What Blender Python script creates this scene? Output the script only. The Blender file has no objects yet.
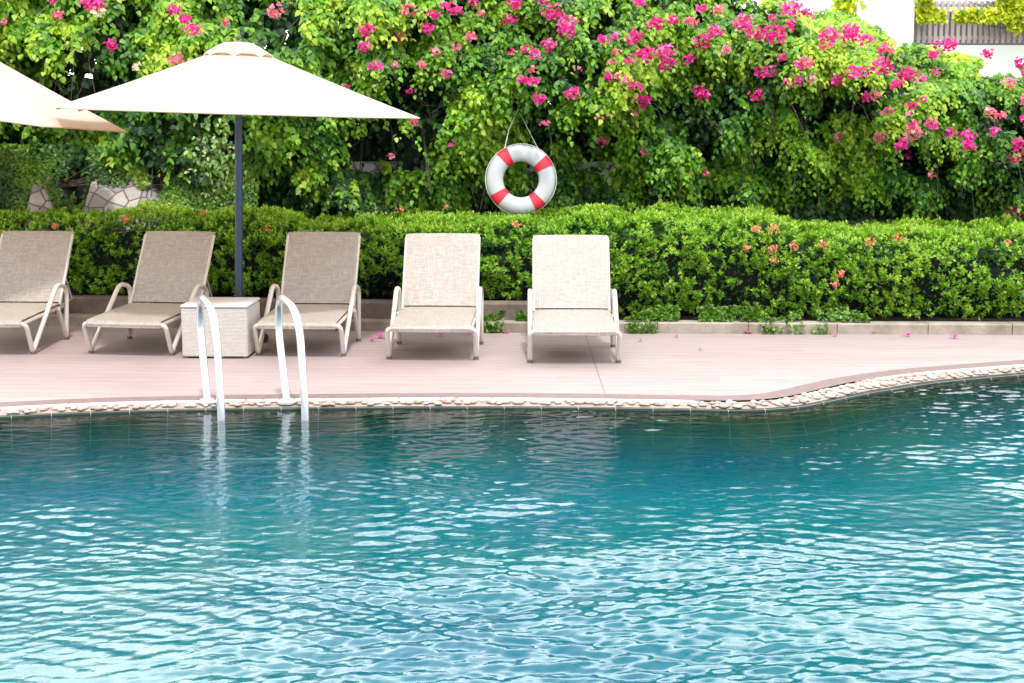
import bpy, math, random
import numpy as np
from mathutils import Vector, Matrix

random.seed(7)
RNG = np.random.default_rng(11)
SC = bpy.context.scene
COL = SC.collection
F = 1422.2            # focal length in pixels of the 1024 px wide picture
EYE = 1.93
PITCH = math.atan(229.5 / F)
cp, sp = math.cos(PITCH), math.sin(PITCH)

# ------------------------------------------------------------------ geometry of the place (metres)
def ray(px, py):
    a, b = (px - 512) / F, (341.5 - py) / F
    return np.array([a, cp + b * sp, -sp + b * cp])

def on_z(px, py, z=0.0):
    r = ray(px, py)
    return r * ((z - EYE) / r[2]) + np.array([0, 0, EYE])

def on_y(px, py, y):
    r = ray(px, py)
    return r * (y / r[1]) + np.array([0, 0, EYE])

def to_px(P):
    P = np.asarray(P, float)
    x, y, z = P[..., 0], P[..., 1], P[..., 2] - EYE
    d = y * cp - z * sp
    u = y * sp + z * cp
    return 512 + F * x / d, 341.5 - F * u / d

# ------------------------------------------------------------------ helpers
def tag(o, label=None, cat=None, group=None, kind=None):
    if label: o['label'] = label
    if cat: o['category'] = cat
    if group: o['group'] = group
    if kind: o['kind'] = kind
    return o

def empty(name, loc=(0, 0, 0), rz=0.0):
    o = bpy.data.objects.new(name, None)
    o.location = loc
    o.rotation_euler = (0, 0, rz)
    o.empty_display_size = 0.1
    COL.objects.link(o)
    return o

def link(name, me, mat=None, parent=None):
    o = bpy.data.objects.new(name, me)
    if mat: me.materials.append(mat)
    if parent: o.parent = parent
    COL.objects.link(o)
    return o

def copy_tree(o, parent=None):
    c = o.copy(); COL.objects.link(c)
    if parent: c.parent = parent
    for ch in list(o.children): copy_tree(ch, c)
    return c

class MB:
    """collects vertices and faces of one mesh"""
    def __init__(self):
        self.v, self.f, self.uv = [], [], []
    def add(self, vs, fs, uvs=None):
        b = len(self.v)
        self.v += [tuple(map(float, p)) for p in vs]
        self.f += [tuple(b + i for i in f) for f in fs]
        self.uv += list(uvs) if uvs is not None else [(0.0, 0.0)] * len(vs)
        return self
    def box(self, lo, hi, bev=0.0):
        (x0, y0, z0), (x1, y1, z1) = lo, hi
        b = min(bev, (x1 - x0) / 2.1, (y1 - y0) / 2.1, (z1 - z0) / 2.1)
        if b <= 0:
            vs = [(x, y, z) for z in (z0, z1) for y in (y0, y1) for x in (x0, x1)]
            fs = [(0, 2, 3, 1), (4, 5, 7, 6), (0, 1, 5, 4), (2, 6, 7, 3), (0, 4, 6, 2), (1, 3, 7, 5)]
            return self.add(vs, fs)
        rings = []
        for z, i in ((z0, b), (z0 + b, 0), (z1 - b, 0), (z1, b)):
            X0, X1, Y0, Y1 = x0 + i, x1 - i, y0 + i, y1 - i
            rings.append([(X0 + b, Y0, z), (X1 - b, Y0, z), (X1, Y0 + b, z), (X1, Y1 - b, z),
                          (X1 - b, Y1, z), (X0 + b, Y1, z), (X0, Y1 - b, z), (X0, Y0 + b, z)])
        vs = [p for r in rings for p in r]
        fs = [tuple(range(7, -1, -1)), tuple(range(24, 32))]
        for k in range(3):
            for i in range(8):
                j = (i + 1) % 8
                fs.append((k * 8 + i, k * 8 + j, k * 8 + 8 + j, k * 8 + 8 + i))
        return self.add(vs, fs)
    def tube(self, pts, r, n=10, caps=True, closed=False):
        pts = [Vector(p) for p in pts]
        m = len(pts)
        rad = r if isinstance(r, (list, tuple)) else [r] * m
        tang = []
        for i in range(m):
            if closed: t = pts[(i + 1) % m] - pts[i - 1]
            else: t = pts[min(i + 1, m - 1)] - pts[max(i - 1, 0)]
            tang.append(t.normalized())
        up = Vector((0, 0, 1)) if abs(tang[0].z) < .9 else Vector((1, 0, 0))
        nrm = tang[0].cross(up).normalized()
        vs, fs = [], []
        for i in range(m):
            nrm = (nrm - tang[i] * nrm.dot(tang[i])).normalized()
            bn = tang[i].cross(nrm)
            for k in range(n):
                a = 2 * math.pi * k / n
                vs.append(pts[i] + (nrm * math.cos(a) + bn * math.sin(a)) * rad[i])
        for i in range(m if closed else m - 1):
            for k in range(n):
                a, b = i * n + k, i * n + (k + 1) % n
                j = (i + 1) % m
                fs.append((a, b, j * n + (k + 1) % n, j * n + k))
        if caps and not closed:
            fs.append(tuple(range(n - 1, -1, -1)))
            fs.append(tuple((m - 1) * n + k for k in range(n)))
        return self.add(vs, fs)
    def lathe(self, prof, n=20, c=(0, 0, 0)):
        vs, fs = [], []
        for (r, z) in prof:
            for k in range(n):
                a = 2 * math.pi * k / n
                vs.append((c[0] + r * math.cos(a), c[1] + r * math.sin(a), c[2] + z))
        for i in range(len(prof) - 1):
            for k in range(n):
                j = (k + 1) % n
                fs.append((i * n + k, i * n + j, (i + 1) * n + j, (i + 1) * n + k))
        return self.add(vs, fs)
    def build(self, name, mat=None, parent=None, smooth=True, uv=False):
        me = bpy.data.meshes.new(name)
        me.from_pydata(self.v, [], self.f)
        if uv:
            l = me.uv_layers.new(name='UVMap')
            idx = np.empty(len(me.loops), np.int32)
            me.loops.foreach_get('vertex_index', idx)
            l.data.foreach_set('uv', np.array(self.uv, np.float32)[idx].ravel())
        if smooth:
            me.shade_smooth()
            try: me.set_sharp_from_angle(angle=math.radians(38))
            except Exception: pass
        me.update()
        return link(name, me, mat, parent)

def fillet(pts, rads, n=6):
    """polyline with rounded corners"""
    pts = [Vector(p) for p in pts]
    out = [pts[0]]
    for i in range(1, len(pts) - 1):
        a, b, c = pts[i - 1], pts[i], pts[i + 1]
        r = rads[i - 1]
        u, v = (a - b), (c - b)
        r = min(r, u.length * .49, v.length * .49)
        p, q = b + u.normalized() * r, b + v.normalized() * r
        for k in range(n + 1):
            t = k / n
            out.append(p * (1 - t) ** 2 + b * 2 * t * (1 - t) + q * t ** 2)
    out.append(pts[-1])
    return out

# ---- value noise
def _hash(i, j, k, s):
    h = (i * 374761393 + j * 668265263 + k * 2147483647 + s * 1442695041) & 0xFFFFFFFF
    h = ((h ^ (h >> 13)) * 1274126177) & 0xFFFFFFFF
    return ((h ^ (h >> 16)) & 0xFFFFFF) / float(0xFFFFFF)
def vnoise(x, y, z, s=0):
    x, y, z = np.broadcast_arrays(np.asarray(x, float), np.asarray(y, float), np.asarray(z, float))
    i, j, k = np.floor(x).astype(np.int64), np.floor(y).astype(np.int64), np.floor(z).astype(np.int64)
    f, g, h = x - i, y - j, z - k
    f, g, h = f*f*(3-2*f), g*g*(3-2*g), h*h*(3-2*h)
    r = 0
    for a in (0, 1):
        for b in (0, 1):
            for c in (0, 1):
                w = (f if a else 1-f) * (g if b else 1-g) * (h if c else 1-h)
                r = r + w * _hash(i+a, j+b, k+c, s)
    return r
def fbm(x, y, z, s=0, o=3):
    r, a, t = 0, 1.0, 0
    for q in range(o):
        r = r + a * vnoise(x * 2**q, y * 2**q, z * 2**q, s + q); t += a; a *= .5
    return r / t

# ------------------------------------------------------------------ materials
class Mat:
    def __init__(self, name):
        self.m = bpy.data.materials.new(name)
        self.m.use_nodes = True
        self.t = self.m.node_tree
        self.t.nodes.clear()
        self.out = self.n('ShaderNodeOutputMaterial')
    def n(self, typ, **kw):
        nd = self.t.nodes.new(typ)
        for k, v in kw.items():
            if k.startswith('_'): setattr(nd, k[1:], v)
            else:
                nd.inputs[k.replace('__', ' ')].default_value = v
        return nd
    def l(self, a, b): self.t.links.new(a, b)
    def surf(self, s): self.l(s, self.out.inputs['Surface'])
    def principled(self, **kw):
        p = self.n('ShaderNodeBsdfPrincipled')
        for k, v in kw.items(): p.inputs[k.replace('_', ' ')].default_value = v
        return p
    def ramp(self, fac, stops, interp='LINEAR'):
        r = self.n('ShaderNodeValToRGB')
        r.color_ramp.interpolation = interp
        e = r.color_ramp.elements
        while len(e) > 1: e.remove(e[-1])
        e[0].position = stops[0][0]; e[0].color = (*stops[0][1], 1)
        for p, c in stops[1:]:
            q = e.new(p); q.color = (*c, 1)
        self.l(fac, r.inputs['Fac'])
        return r.outputs['Color']
    def coord(self, kind='Object', scale=(1, 1, 1), rot=(0, 0, 0)):
        tc = self.n('ShaderNodeTexCoord'); mp = self.n('ShaderNodeMapping')
        mp.inputs['Scale'].default_value = scale
        mp.inputs['Rotation'].default_value = rot
        self.l(tc.outputs[kind], mp.inputs['Vector'])
        return mp.outputs['Vector']
    def noise(self, vec, scale=5, detail=4, rough=.55, dist=0):
        n = self.n('ShaderNodeTexNoise'); n.inputs['Scale'].default_value = scale
        n.inputs['Detail'].default_value = detail; n.inputs['Roughness'].default_value = rough
        n.inputs['Distortion'].default_value = dist
        self.l(vec, n.inputs['Vector'])
        return n.outputs['Fac']
    def mix(self, fac, a, b, mode='MIX'):
        m = self.n('ShaderNodeMix'); m.data_type = 'RGBA'; m.blend_type = mode
        for s, v in ((m.inputs[0], fac), (m.inputs[6], a), (m.inputs[7], b)):
            if isinstance(v, (int, float)): s.default_value = v
            elif isinstance(v, tuple): s.default_value = (*v, 1)
            else: self.l(v, s)
        return m.outputs[2]
    def math(self, op, a, b=0.0, clamp=False):
        m = self.n('ShaderNodeMath'); m.operation = op; m.use_clamp = clamp
        for s, v in ((m.inputs[0], a), (m.inputs[1], b)):
            if isinstance(v, (int, float)): s.default_value = v
            else: self.l(v, s)
        return m.outputs[0]
    def bump(self, h, strength=.3, dist=.01):
        b = self.n('ShaderNodeBump'); b.inputs['Strength'].default_value = strength
        b.inputs['Distance'].default_value = dist
        self.l(h, b.inputs['Height'])
        return b.outputs['Normal']

def simple(name, col, rough=.5, metal=0.0, var=.12, scale=8, bump=.0):
    M = Mat(name)
    v = M.coord()
    n = M.noise(v, scale)
    c = M.ramp(n, [(.25, tuple(x * (1 - var) for x in col)), (.75, tuple(min(1, x * (1 + var)) for x in col))])
    p = M.principled(Roughness=rough, Metallic=metal)
    M.l(c, p.inputs['Base Color'])
    if bump: M.l(M.bump(M.noise(v, scale * 12, 5), bump, .01), p.inputs['Normal'])
    M.surf(p.outputs[0])
    return M.m

def leaf_mat(name, stops, trans=.35, rough=.42, spec=.5, tr_gain=1.5):
    M = Mat(name)
    a = M.n('ShaderNodeAttribute'); a.attribute_name = 'tint'
    c = M.ramp(a.outputs['Fac'], stops)
    p = M.principled(Roughness=rough)
    p.inputs['Specular IOR Level'].default_value = spec
    M.l(c, p.inputs['Base Color'])
    tr = M.n('ShaderNodeBsdfTranslucent')
    g = M.n('ShaderNodeMix'); g.data_type = 'RGBA'; g.blend_type = 'MULTIPLY'; g.inputs[0].default_value = 1
    g.clamp_result = False
    M.l(c, g.inputs[6]); g.inputs[7].default_value = (tr_gain * 1.15, tr_gain, tr_gain * .45, 1)
    M.l(g.outputs[2], tr.inputs['Color'])
    mx = M.n('ShaderNodeMixShader'); mx.inputs[0].default_value = trans
    M.l(p.outputs[0], mx.inputs[1]); M.l(tr.outputs[0], mx.inputs[2])
    M.surf(mx.outputs[0])
    return M.m

# ---- leaf cards in bulk (each leaf is a folded, pointed blade)
SHAPES = {
    'lance': (np.array([(0, 0, 0), (.45, .5, .06), (1, 0, -.05), (.45, -.5, .06)]), [(0, 2, 1), (0, 3, 2)]),
    'heart': (np.array([(0, 0, 0), (.18, .46, .05), (.62, .36, .02), (1, 0, -.14), (.62, -.36, .02), (.18, -.46, .05), (.5, 0, -.04)]),
              [(0, 6, 2, 1), (6, 3, 2), (0, 5, 4, 6), (6, 4, 3)]),
}
def norm(a): return a / np.maximum(np.linalg.norm(a, axis=-1, keepdims=True), 1e-9)
def leaves(name, P, D, N, L, W, tint, mat, parent=None, shape='lance'):
    T, FS = SHAPES[shape]
    D = norm(D); S = norm(np.cross(D, N)); N2 = np.cross(S, D)
    L = np.broadcast_to(L, (len(P),)); W = np.broadcast_to(W, (len(P),))
    V = (P[:, None] + T[None, :, 0, None] * (L[:, None, None] * D[:, None])
         + T[None, :, 1, None] * (W[:, None, None] * S[:, None])
         + T[None, :, 2, None] * (L[:, None, None] * N2[:, None]))
    n, k = len(P), len(T)
    me = bpy.data.meshes.new(name)
    me.vertices.add(n * k)
    me.vertices.foreach_set('co', V.astype(np.float32).ravel())
    tot = np.array([len(f) for f in FS], np.int32)
    flat = np.concatenate([np.array(f, np.int32) for f in FS])
    loops = (np.arange(n, dtype=np.int32)[:, None] * k + flat[None]).ravel()
    me.loops.add(len(loops)); me.loops.foreach_set('vertex_index', loops)
    me.polygons.add(n * len(FS))
    me.polygons.foreach_set('loop_start', np.concatenate([[0], np.cumsum(np.tile(tot, n))[:-1]]).astype(np.int32))
    try: me.polygons.foreach_set('loop_total', np.tile(tot, n).astype(np.int32))
    except Exception: pass
    at = me.attributes.new('tint', 'FLOAT', 'POINT')
    at.data.foreach_set('value', np.repeat(np.clip(tint, 0, 1), k).astype(np.float32))
    me.update(calc_edges=True); me.validate()
    return link(name, me, mat, parent)
def rnd(n, s=1.0): return RNG.normal(0, s, (n, 3))

# ------------------------------------------------------------------ world, sun, camera
SUN_EL, SUN_AZ = math.radians(65), math.radians(168)   # the sun stands behind the camera, a little to its right
sd = Vector((math.sin(SUN_AZ) * math.cos(SUN_EL), math.cos(SUN_AZ) * math.cos(SUN_EL), math.sin(SUN_EL)))
w = bpy.data.worlds.new('World'); SC.world = w; w.use_nodes = True
nt = w.node_tree; nt.nodes.clear()
wo = nt.nodes.new('ShaderNodeOutputWorld'); bg = nt.nodes.new('ShaderNodeBackground')
sky = nt.nodes.new('ShaderNodeTexSky'); sky.sky_type = 'NISHITA'; sky.sun_disc = False
sky.sun_elevation = SUN_EL; sky.sun_rotation = SUN_AZ
sky.air_density = 1.0; sky.dust_density = 3.0; sky.ozone_density = 1.0
tc = nt.nodes.new('ShaderNodeTexCoord'); mp = nt.nodes.new('ShaderNodeMapping'); mp.inputs['Scale'].default_value = (1, 1, 2.2)
cn = nt.nodes.new('ShaderNodeTexNoise'); cn.inputs['Scale'].default_value = 1.7; cn.inputs['Detail'].default_value = 7; cn.inputs['Roughness'].default_value = .6
cr = nt.nodes.new('ShaderNodeValToRGB'); cr.color_ramp.elements[0].position = .34; cr.color_ramp.elements[1].position = .56
mx = nt.nodes.new('ShaderNodeMix'); mx.data_type = 'RGBA'
sx = nt.nodes.new('ShaderNodeSeparateXYZ'); nt.links.new(tc.outputs['Generated'], sx.inputs[0])
gr = nt.nodes.new('ShaderNodeValToRGB'); e = gr.color_ramp.elements; e[0].position = .62; e[0].color = (1, 1, 1, 1); e[1].position = .95; e[1].color = (0, 0, 0, 1)
nt.links.new(sx.outputs[2], gr.inputs[0])
cc = nt.nodes.new('ShaderNodeMix'); cc.data_type = 'RGBA'; cc.inputs[6].default_value = (13.5, 14.0, 14.4, 1); cc.inputs[7].default_value = (44.0, 44.6, 45.2, 1)
ml = nt.nodes.new('ShaderNodeMapRange'); ml.inputs[1].default_value = -.15; ml.inputs[2].default_value = .55
nt.links.new(sx.outputs[1], ml.inputs[0])
mm = nt.nodes.new('ShaderNodeMath'); mm.operation = 'MULTIPLY'
nt.links.new(gr.outputs[0], mm.inputs[0]); nt.links.new(ml.outputs[0], mm.inputs[1]); nt.links.new(mm.outputs[0], cc.inputs[0]); nt.links.new(cc.outputs[2], mx.inputs[7])
nt.links.new(tc.outputs['Generated'], mp.inputs[0]); nt.links.new(mp.outputs[0], cn.inputs['Vector'])
nt.links.new(cn.outputs['Fac'], cr.inputs[0]); nt.links.new(cr.outputs[0], mx.inputs[0])
nt.links.new(sky.outputs[0], mx.inputs[6]); nt.links.new(mx.outputs[2], bg.inputs[0])
bg.inputs[1].default_value = 0.15
nt.links.new(bg.outputs[0], wo.inputs[0])

sl = bpy.data.lights.new('sun', 'SUN'); sl.energy = 2.9; sl.angle = math.radians(5.0); sl.color = (1.0, .96, .9)
so = bpy.data.objects.new('sun', sl); COL.objects.link(so)
so.rotation_euler = (-sd).to_track_quat('-Z', 'Y').to_euler(); so.location = (0, 0, 30)

cam = bpy.data.cameras.new('camera'); cam.sensor_width = 36; cam.lens = F * 36 / 1024
cam.clip_end = 2000; cam.clip_start = .05
co = bpy.data.objects.new('camera', cam); COL.objects.link(co)
co.location = (0, 0, EYE); co.rotation_euler = (math.pi / 2 - PITCH, 0, 0)
SC.camera = co
vs = SC.view_settings
vs.view_transform = 'Standard'; vs.look = 'None'; vs.exposure = 0.38; vs.gamma = 1; vs.use_curve_mapping = False
SC.cycles.use_adaptive_sampling = True; SC.cycles.adaptive_threshold = .02
SC.cycles.max_bounces = 8; SC.cycles.diffuse_bounces = 4; SC.cycles.glossy_bounces = 4
SC.cycles.transmission_bounces = 5; SC.cycles.transparent_max_bounces = 8
SC.cycles.caustics_reflective = False; SC.cycles.caustics_refractive = False
SC.cycles.use_denoising = True
SC.cycles.sample_clamp_indirect = 6

# ------------------------------------------------------------------ ground lines
def curve_xy(pts, n=200):
    """smooth curve through points -> dense xy"""
    P = np.array(pts, float)
    P = np.vstack([2 * P[0] - P[1], P, 2 * P[-1] - P[-2]])
    out = []
    for i in range(1, len(P) - 2):
        m = max(4, int(np.linalg.norm(P[i+1] - P[i]) / .06))
        for t in np.arange(m) / m:
            a, b, c, d = P[i-1], P[i], P[i+1], P[i+2]
            out.append(.5 * ((2*b) + (c-a)*t + (2*a-5*b+4*c-d)*t*t + (3*b-a-3*c+d)*t**3))
    out.append(P[-2])
    return np.array(out)
edge_px = [(0, 407), (100, 402.5), (200, 400), (300, 398.6), (430, 397.6), (560, 398), (680, 399.6), (735, 400), (775, 397.5), (800, 393), (830, 386), (860, 380), (920, 372), (1024, 364)]
EP = [tuple(on_z(x, y)[:2]) for x, y in edge_px]
EP = [(-9.0, 7.3), (-6.2, 8.3), (-4.6, 8.85)] + EP + [(4.7, 11.1), (6.5, 11.4), (9.0, 11.55)]
EDGE = curve_xy(EP)
def offset(C, d):
    T = np.gradient(C, axis=0); T /= np.linalg.norm(T, axis=1, keepdims=True)
    return C + d * np.stack([T[:, 1], -T[:, 0]], 1)      # positive = towards the pool
def arc(C): return np.concatenate([[0], np.cumsum(np.linalg.norm(np.diff(C, axis=0), axis=1))])
KP = [(-9.5, 13.35), (-6, 13.05), (-3.7, 12.82), (-.54, 12.47), (4.23, 12.33), (9.5, 12.2)]
def kerb_y(x): return np.interp(x, [p[0] for p in KP], [p[1] for p in KP])
WATER = -.046

def strip(name, A, B, za, zb, mat, kind='structure', uvw=None):
    n = len(A); s = arc(A); wdt = np.linalg.norm(B - A, axis=1)
    M = MB()
    v = [(*A[i], za) for i in range(n)] + [(*B[i], zb) for i in range(n)]
    f = [(i, n + i, n + i + 1, i + 1) for i in range(n - 1)]
    uv = [(s[i], 0) for i in range(n)] + [(s[i], math.hypot(wdt[i], za - zb)) for i in range(n)]
    M.add(v, f, uv)
    o = M.build(name, mat, uv=True)
    tag(o, kind=kind)
    return o

# deck material: pinkish composite boards running along x
M = Mat('deck_boards')
v = M.coord('Object')
sep = M.n('ShaderNodeSeparateXYZ'); M.l(v, sep.inputs[0])
yy = M.math('ADD', sep.outputs[1], M.math('MULTIPLY', sep.outputs[0], .045))
b = M.math('DIVIDE', yy, .145)
fr = M.math('FRACT', b); bid = M.math('FLOOR', b)
gap = M.math('LESS_THAN', fr, .05)
xs = M.math('FRACT', M.math('DIVIDE', M.math('ADD', sep.outputs[0], 18 - .64), 9.0))
seam = M.math('LESS_THAN', xs, .0009)
wn = M.n('ShaderNodeTexWhiteNoise'); wn.noise_dimensions = '1D'; M.l(bid, wn.inputs['W'])
grain = M.noise(M.coord('Object', (1.1, 26, 1)), 1.6, 6, .65)
stain = M.noise(M.coord('Object', (.5, 1.4, 1)), 1.3, 5, .6)
c = M.ramp(grain, [(.3, (.25, .185, .18)), (.7, (.385, .31, .30))])
c = M.mix(M.math('MULTIPLY', wn.outputs['Value'], .35), c, (.27, .205, .20))
c = M.mix(M.ramp(stain, [(.4, (0, 0, 0)), (.75, (.5, .5, .5))]), c, (.37, .31, .30))
c = M.mix(M.math('MULTIPLY', gap, .6), c, (.13, .09, .09))
spot = M.noise(M.coord('Object', (1.2, 2.4, 1)), 3.1, 7, .72)
c = M.mix(M.ramp(spot, [(.56, (0, 0, 0)), (.70, (.45, .45, .45))]), c, (.20, .145, .14))
c = M.mix(M.math('MULTIPLY', seam, .7), c, (.12, .08, .08))
p = M.principled(Roughness=.55); M.l(c, p.inputs['Base Color'])
M.l(M.bump(M.math('SUBTRACT', grain, gap), .25, .004), p.inputs['Normal'])
M.surf(p.outputs[0]); m_deck = M.m
m_band = simple('deck_edge_band', (.17, .115, .11), .6, var=.2, scale=14, bump=.1)

# deck sheet from the kerb to the pool edge
A = EDGE; KB = np.stack([np.linspace(-9.5, 9.5, len(EDGE)), kerb_y(np.linspace(-9.5, 9.5, len(EDGE)))], 1)
KBx = np.stack([A[:, 0], kerb_y(A[:, 0]) + .13], 1)
B0 = offset(EDGE, -.16)
M_ = MB()
n = len(A); rows = 8
V = []; 
for r in range(rows + 1):
    t = r / rows
    for i in range(n):
        q = KBx[i] * (1 - t) + B0[i] * t
        V.append((q[0], q[1], 0.0))
Fc = [(r * n + i, (r + 1) * n + i, (r + 1) * n + i + 1, r * n + i + 1) for r in range(rows) for i in range(n - 1)]
M_.add(V, Fc)
tag(M_.build('pool_deck', m_deck, smooth=False), kind='structure')
strip('deck_edge_band', B0, offset(EDGE, .012), 0.0, 0.0, m_band)

# pebbles set along the deck edge
M = Mat('mortar'); v = M.coord(); nn = M.noise(v, 30, 5)
c = M.ramp(nn, [(.3, (.22, .16, .13)), (.7, (.34, .26, .22))]); p = M.principled(Roughness=.85)
M.l(c, p.inputs['Base Color']); M.surf(p.outputs[0]); m_mortar = M.m
pw = np.interp(EDGE[:, 0], [1.2, 2.0, 2.6, 3.3, 4.5], [.12, .155, .19, .16, .12])[:, None]   # width of the pebble band
T = np.gradient(EDGE, axis=0); T /= np.linalg.norm(T, axis=1, keepdims=True); NRM = np.stack([T[:, 1], -T[:, 0]], 1)
PB = EDGE + NRM * (pw + .012)
strip('pebble_bed', EDGE + NRM * .012, PB, -.012, -.03, m_mortar)
M = Mat('pebble_stone')
a = M.n('ShaderNodeAttribute'); a.attribute_name = 'tint'
c = M.ramp(a.outputs['Fac'], [(0, (.26, .18, .14)), (.35, (.38, .29, .24)), (.7, (.42, .36, .31)), (1, (.48, .43, .385))])
p = M.principled(Roughness=.5); M.l(c, p.inputs['Base Color']); M.surf(p.outputs[0]); m_peb = M.m
def pebbles():
    # low stone: a squashed 6x4 ball
    base = []
    for j, (zz, rr) in enumerate(((-.3, .8), (.15, 1.0), (.6, .8), (.88, .45))):
        for k in range(7):
            a = 2 * math.pi * (k + .5 * (j % 2)) / 7
            base.append((rr * math.cos(a), rr * math.sin(a), zz))
    base.append((0, 0, 1.0))
    fs = []
    for j in range(3):
        for k in range(7):
            fs.append((j*7+k, j*7+(k+1) % 7, (j+1)*7+(k+1) % 7, (j+1)*7+k))
    for k in range(7): fs.append((21+k, 21+(k+1) % 7, 28))
    base = np.array(base)
    V, Fa, tn = [], [], []
    s = arc(EDGE)
    pos = 0.0
    while pos < s[-1]:
        i = int(np.searchsorted(s, pos)); i = min(i, len(EDGE) - 1)
        wd = float(pw[i, 0])
        q = EDGE[i]; nr = NRM[i]
        k = 0; d = .03 + RNG.uniform(0, .02)
        while d < wd:
            r = RNG.uniform(.015, .029)
            cx = q + nr * (d + RNG.uniform(-.008, .008)) + T[i] * RNG.uniform(-.03, .03)
            a = RNG.uniform(0, 3.14); ca, sa = math.cos(a), math.sin(a)
            b = base * (1 + RNG.uniform(-.12, .12, base.shape))
            b = b * np.array([r * RNG.uniform(1.0, 1.5), r, r * RNG.uniform(.55, .8)])
            x = b[:, 0] * ca - b[:, 1] * sa; y = b[:, 0] * sa + b[:, 1] * ca
            o = len(V) * 29
            V.append(np.stack([x + cx[0], y + cx[1], b[:, 2] - .012 - .06 * d], 1))
            Fa += [tuple(o + t for t in f) for f in fs]
            tn.append(np.full(29, RNG.uniform(0, 1)))
            d += r * 1.75
        pos += RNG.uniform(.05, .07)
    me = bpy.data.meshes.new('pebble_gravel')
    me.from_pydata(np.concatenate(V).tolist(), [], Fa)
    at = me.attributes.new('tint', 'FLOAT', 'POINT'); at.data.foreach_set('value', np.concatenate(tn).astype(np.float32))
    me.shade_smooth()
    o = link('pebble_gravel', me, m_peb)
    tag(o, 'cream pebbles set in a narrow band along the pool edge', 'pebbles', kind='stuff')
pebbles()

# dark tiled rim that slopes into the water
M = Mat('rim_tiles')
uv = M.n('ShaderNodeUVMap'); 
br = M.n('ShaderNodeTexBrick'); br.offset = .0
br.inputs['Scale'].default_value = 1; br.inputs['Brick Width'].default_value = .25; br.inputs['Row Height'].default_value = .098
br.inputs['Mortar Size'].default_value = .002; br.inputs['Color1'].default_value = (.010, .016, .012, 1); br.inputs['Color2'].default_value = (.018, .026, .019, 1)
br.inputs['Mortar'].default_value = (.30, .32, .27, 1)
M.l(uv.outputs[0], br.inputs['Vector'])
p = M.principled(Roughness=.6); p.inputs['Specular IOR Level'].default_value = .25; M.l(br.outputs['Color'], p.inputs['Base Color'])
M.l(M.bump(M.math('SUBTRACT', 1.0, br.outputs['Fac']), .3, .004), p.inputs['Normal']); M.surf(p.outputs[0]); m_rim = M.m
rw = np.interp(EDGE[:, 0], [1.2, 2.6], [.012, .06])[:, None]; R1 = PB + NRM * rw; R2 = PB + NRM * (rw + .12)
strip('pool_rim', PB, R1, -.03, WATER + .012, m_rim)
strip('pool_rim_lower', R1, R2, WATER + .012, WATER - .20, m_rim)

# basin
M = Mat('pool_mosaic')
v = M.coord('Object')
vo = M.n('ShaderNodeTexBrick'); vo.offset = 0
vo.inputs['Scale'].default_value = 1; vo.inputs['Brick Width'].default_value = .1; vo.inputs['Row Height'].default_value = .1
vo.inputs['Mortar Size'].default_value = .006; vo.inputs['Color1'].default_value = (.008, .20, .28, 1); vo.inputs['Color2'].default_value = (.012, .25, .33, 1)
vo.inputs['Mortar'].default_value = (.03, .30, .36, 1); M.l(v, vo.inputs['Vector'])
c = M.mix(M.ramp(M.noise(v, .45, 3), [(.35, (0, 0, 0)), (.7, (.7, .7, .7))]), vo.outputs['Color'], (.006, .17, .30))
p = M.principled(Roughness=.5); M.l(c, p.inputs['Base Color']); M.surf(p.outputs[0]); m_mosaic = M.m
YN = 1.2
depth = -1.25
MBs = MB()
E2 = R2
n = len(E2)
V = [(*E2[i], WATER - .20) for i in range(n)] + [(*E2[i], depth) for i in range(n)] + [(E2[i][0], YN, depth) for i in range(n)] + [(E2[i][0], YN, 0) for i in range(n)]
Fc = []
wallm = MB(); wallm.add(V[:2 * n], [(i, n + i, n + i + 1, i + 1) for i in range(n - 1)])
tag(wallm.build('pool_wall', simple('dark_pool_tiles', (.018, .04, .035), .5), smooth=False), kind='structure')
for r in (1, 2):
    Fc += [(r * n + i, (r + 1) * n + i, (r + 1) * n + i + 1, r * n + i + 1) for i in range(n - 1)]
Fc.append((0, 3 * n, 2 * n, n)); Fc.append((n - 1, 2 * n - 1, 3 * n - 1, 4 * n - 1))
MBs.add(V, Fc)
tag(MBs.build('pool_basin', m_mosaic, smooth=False), kind='structure')

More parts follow.
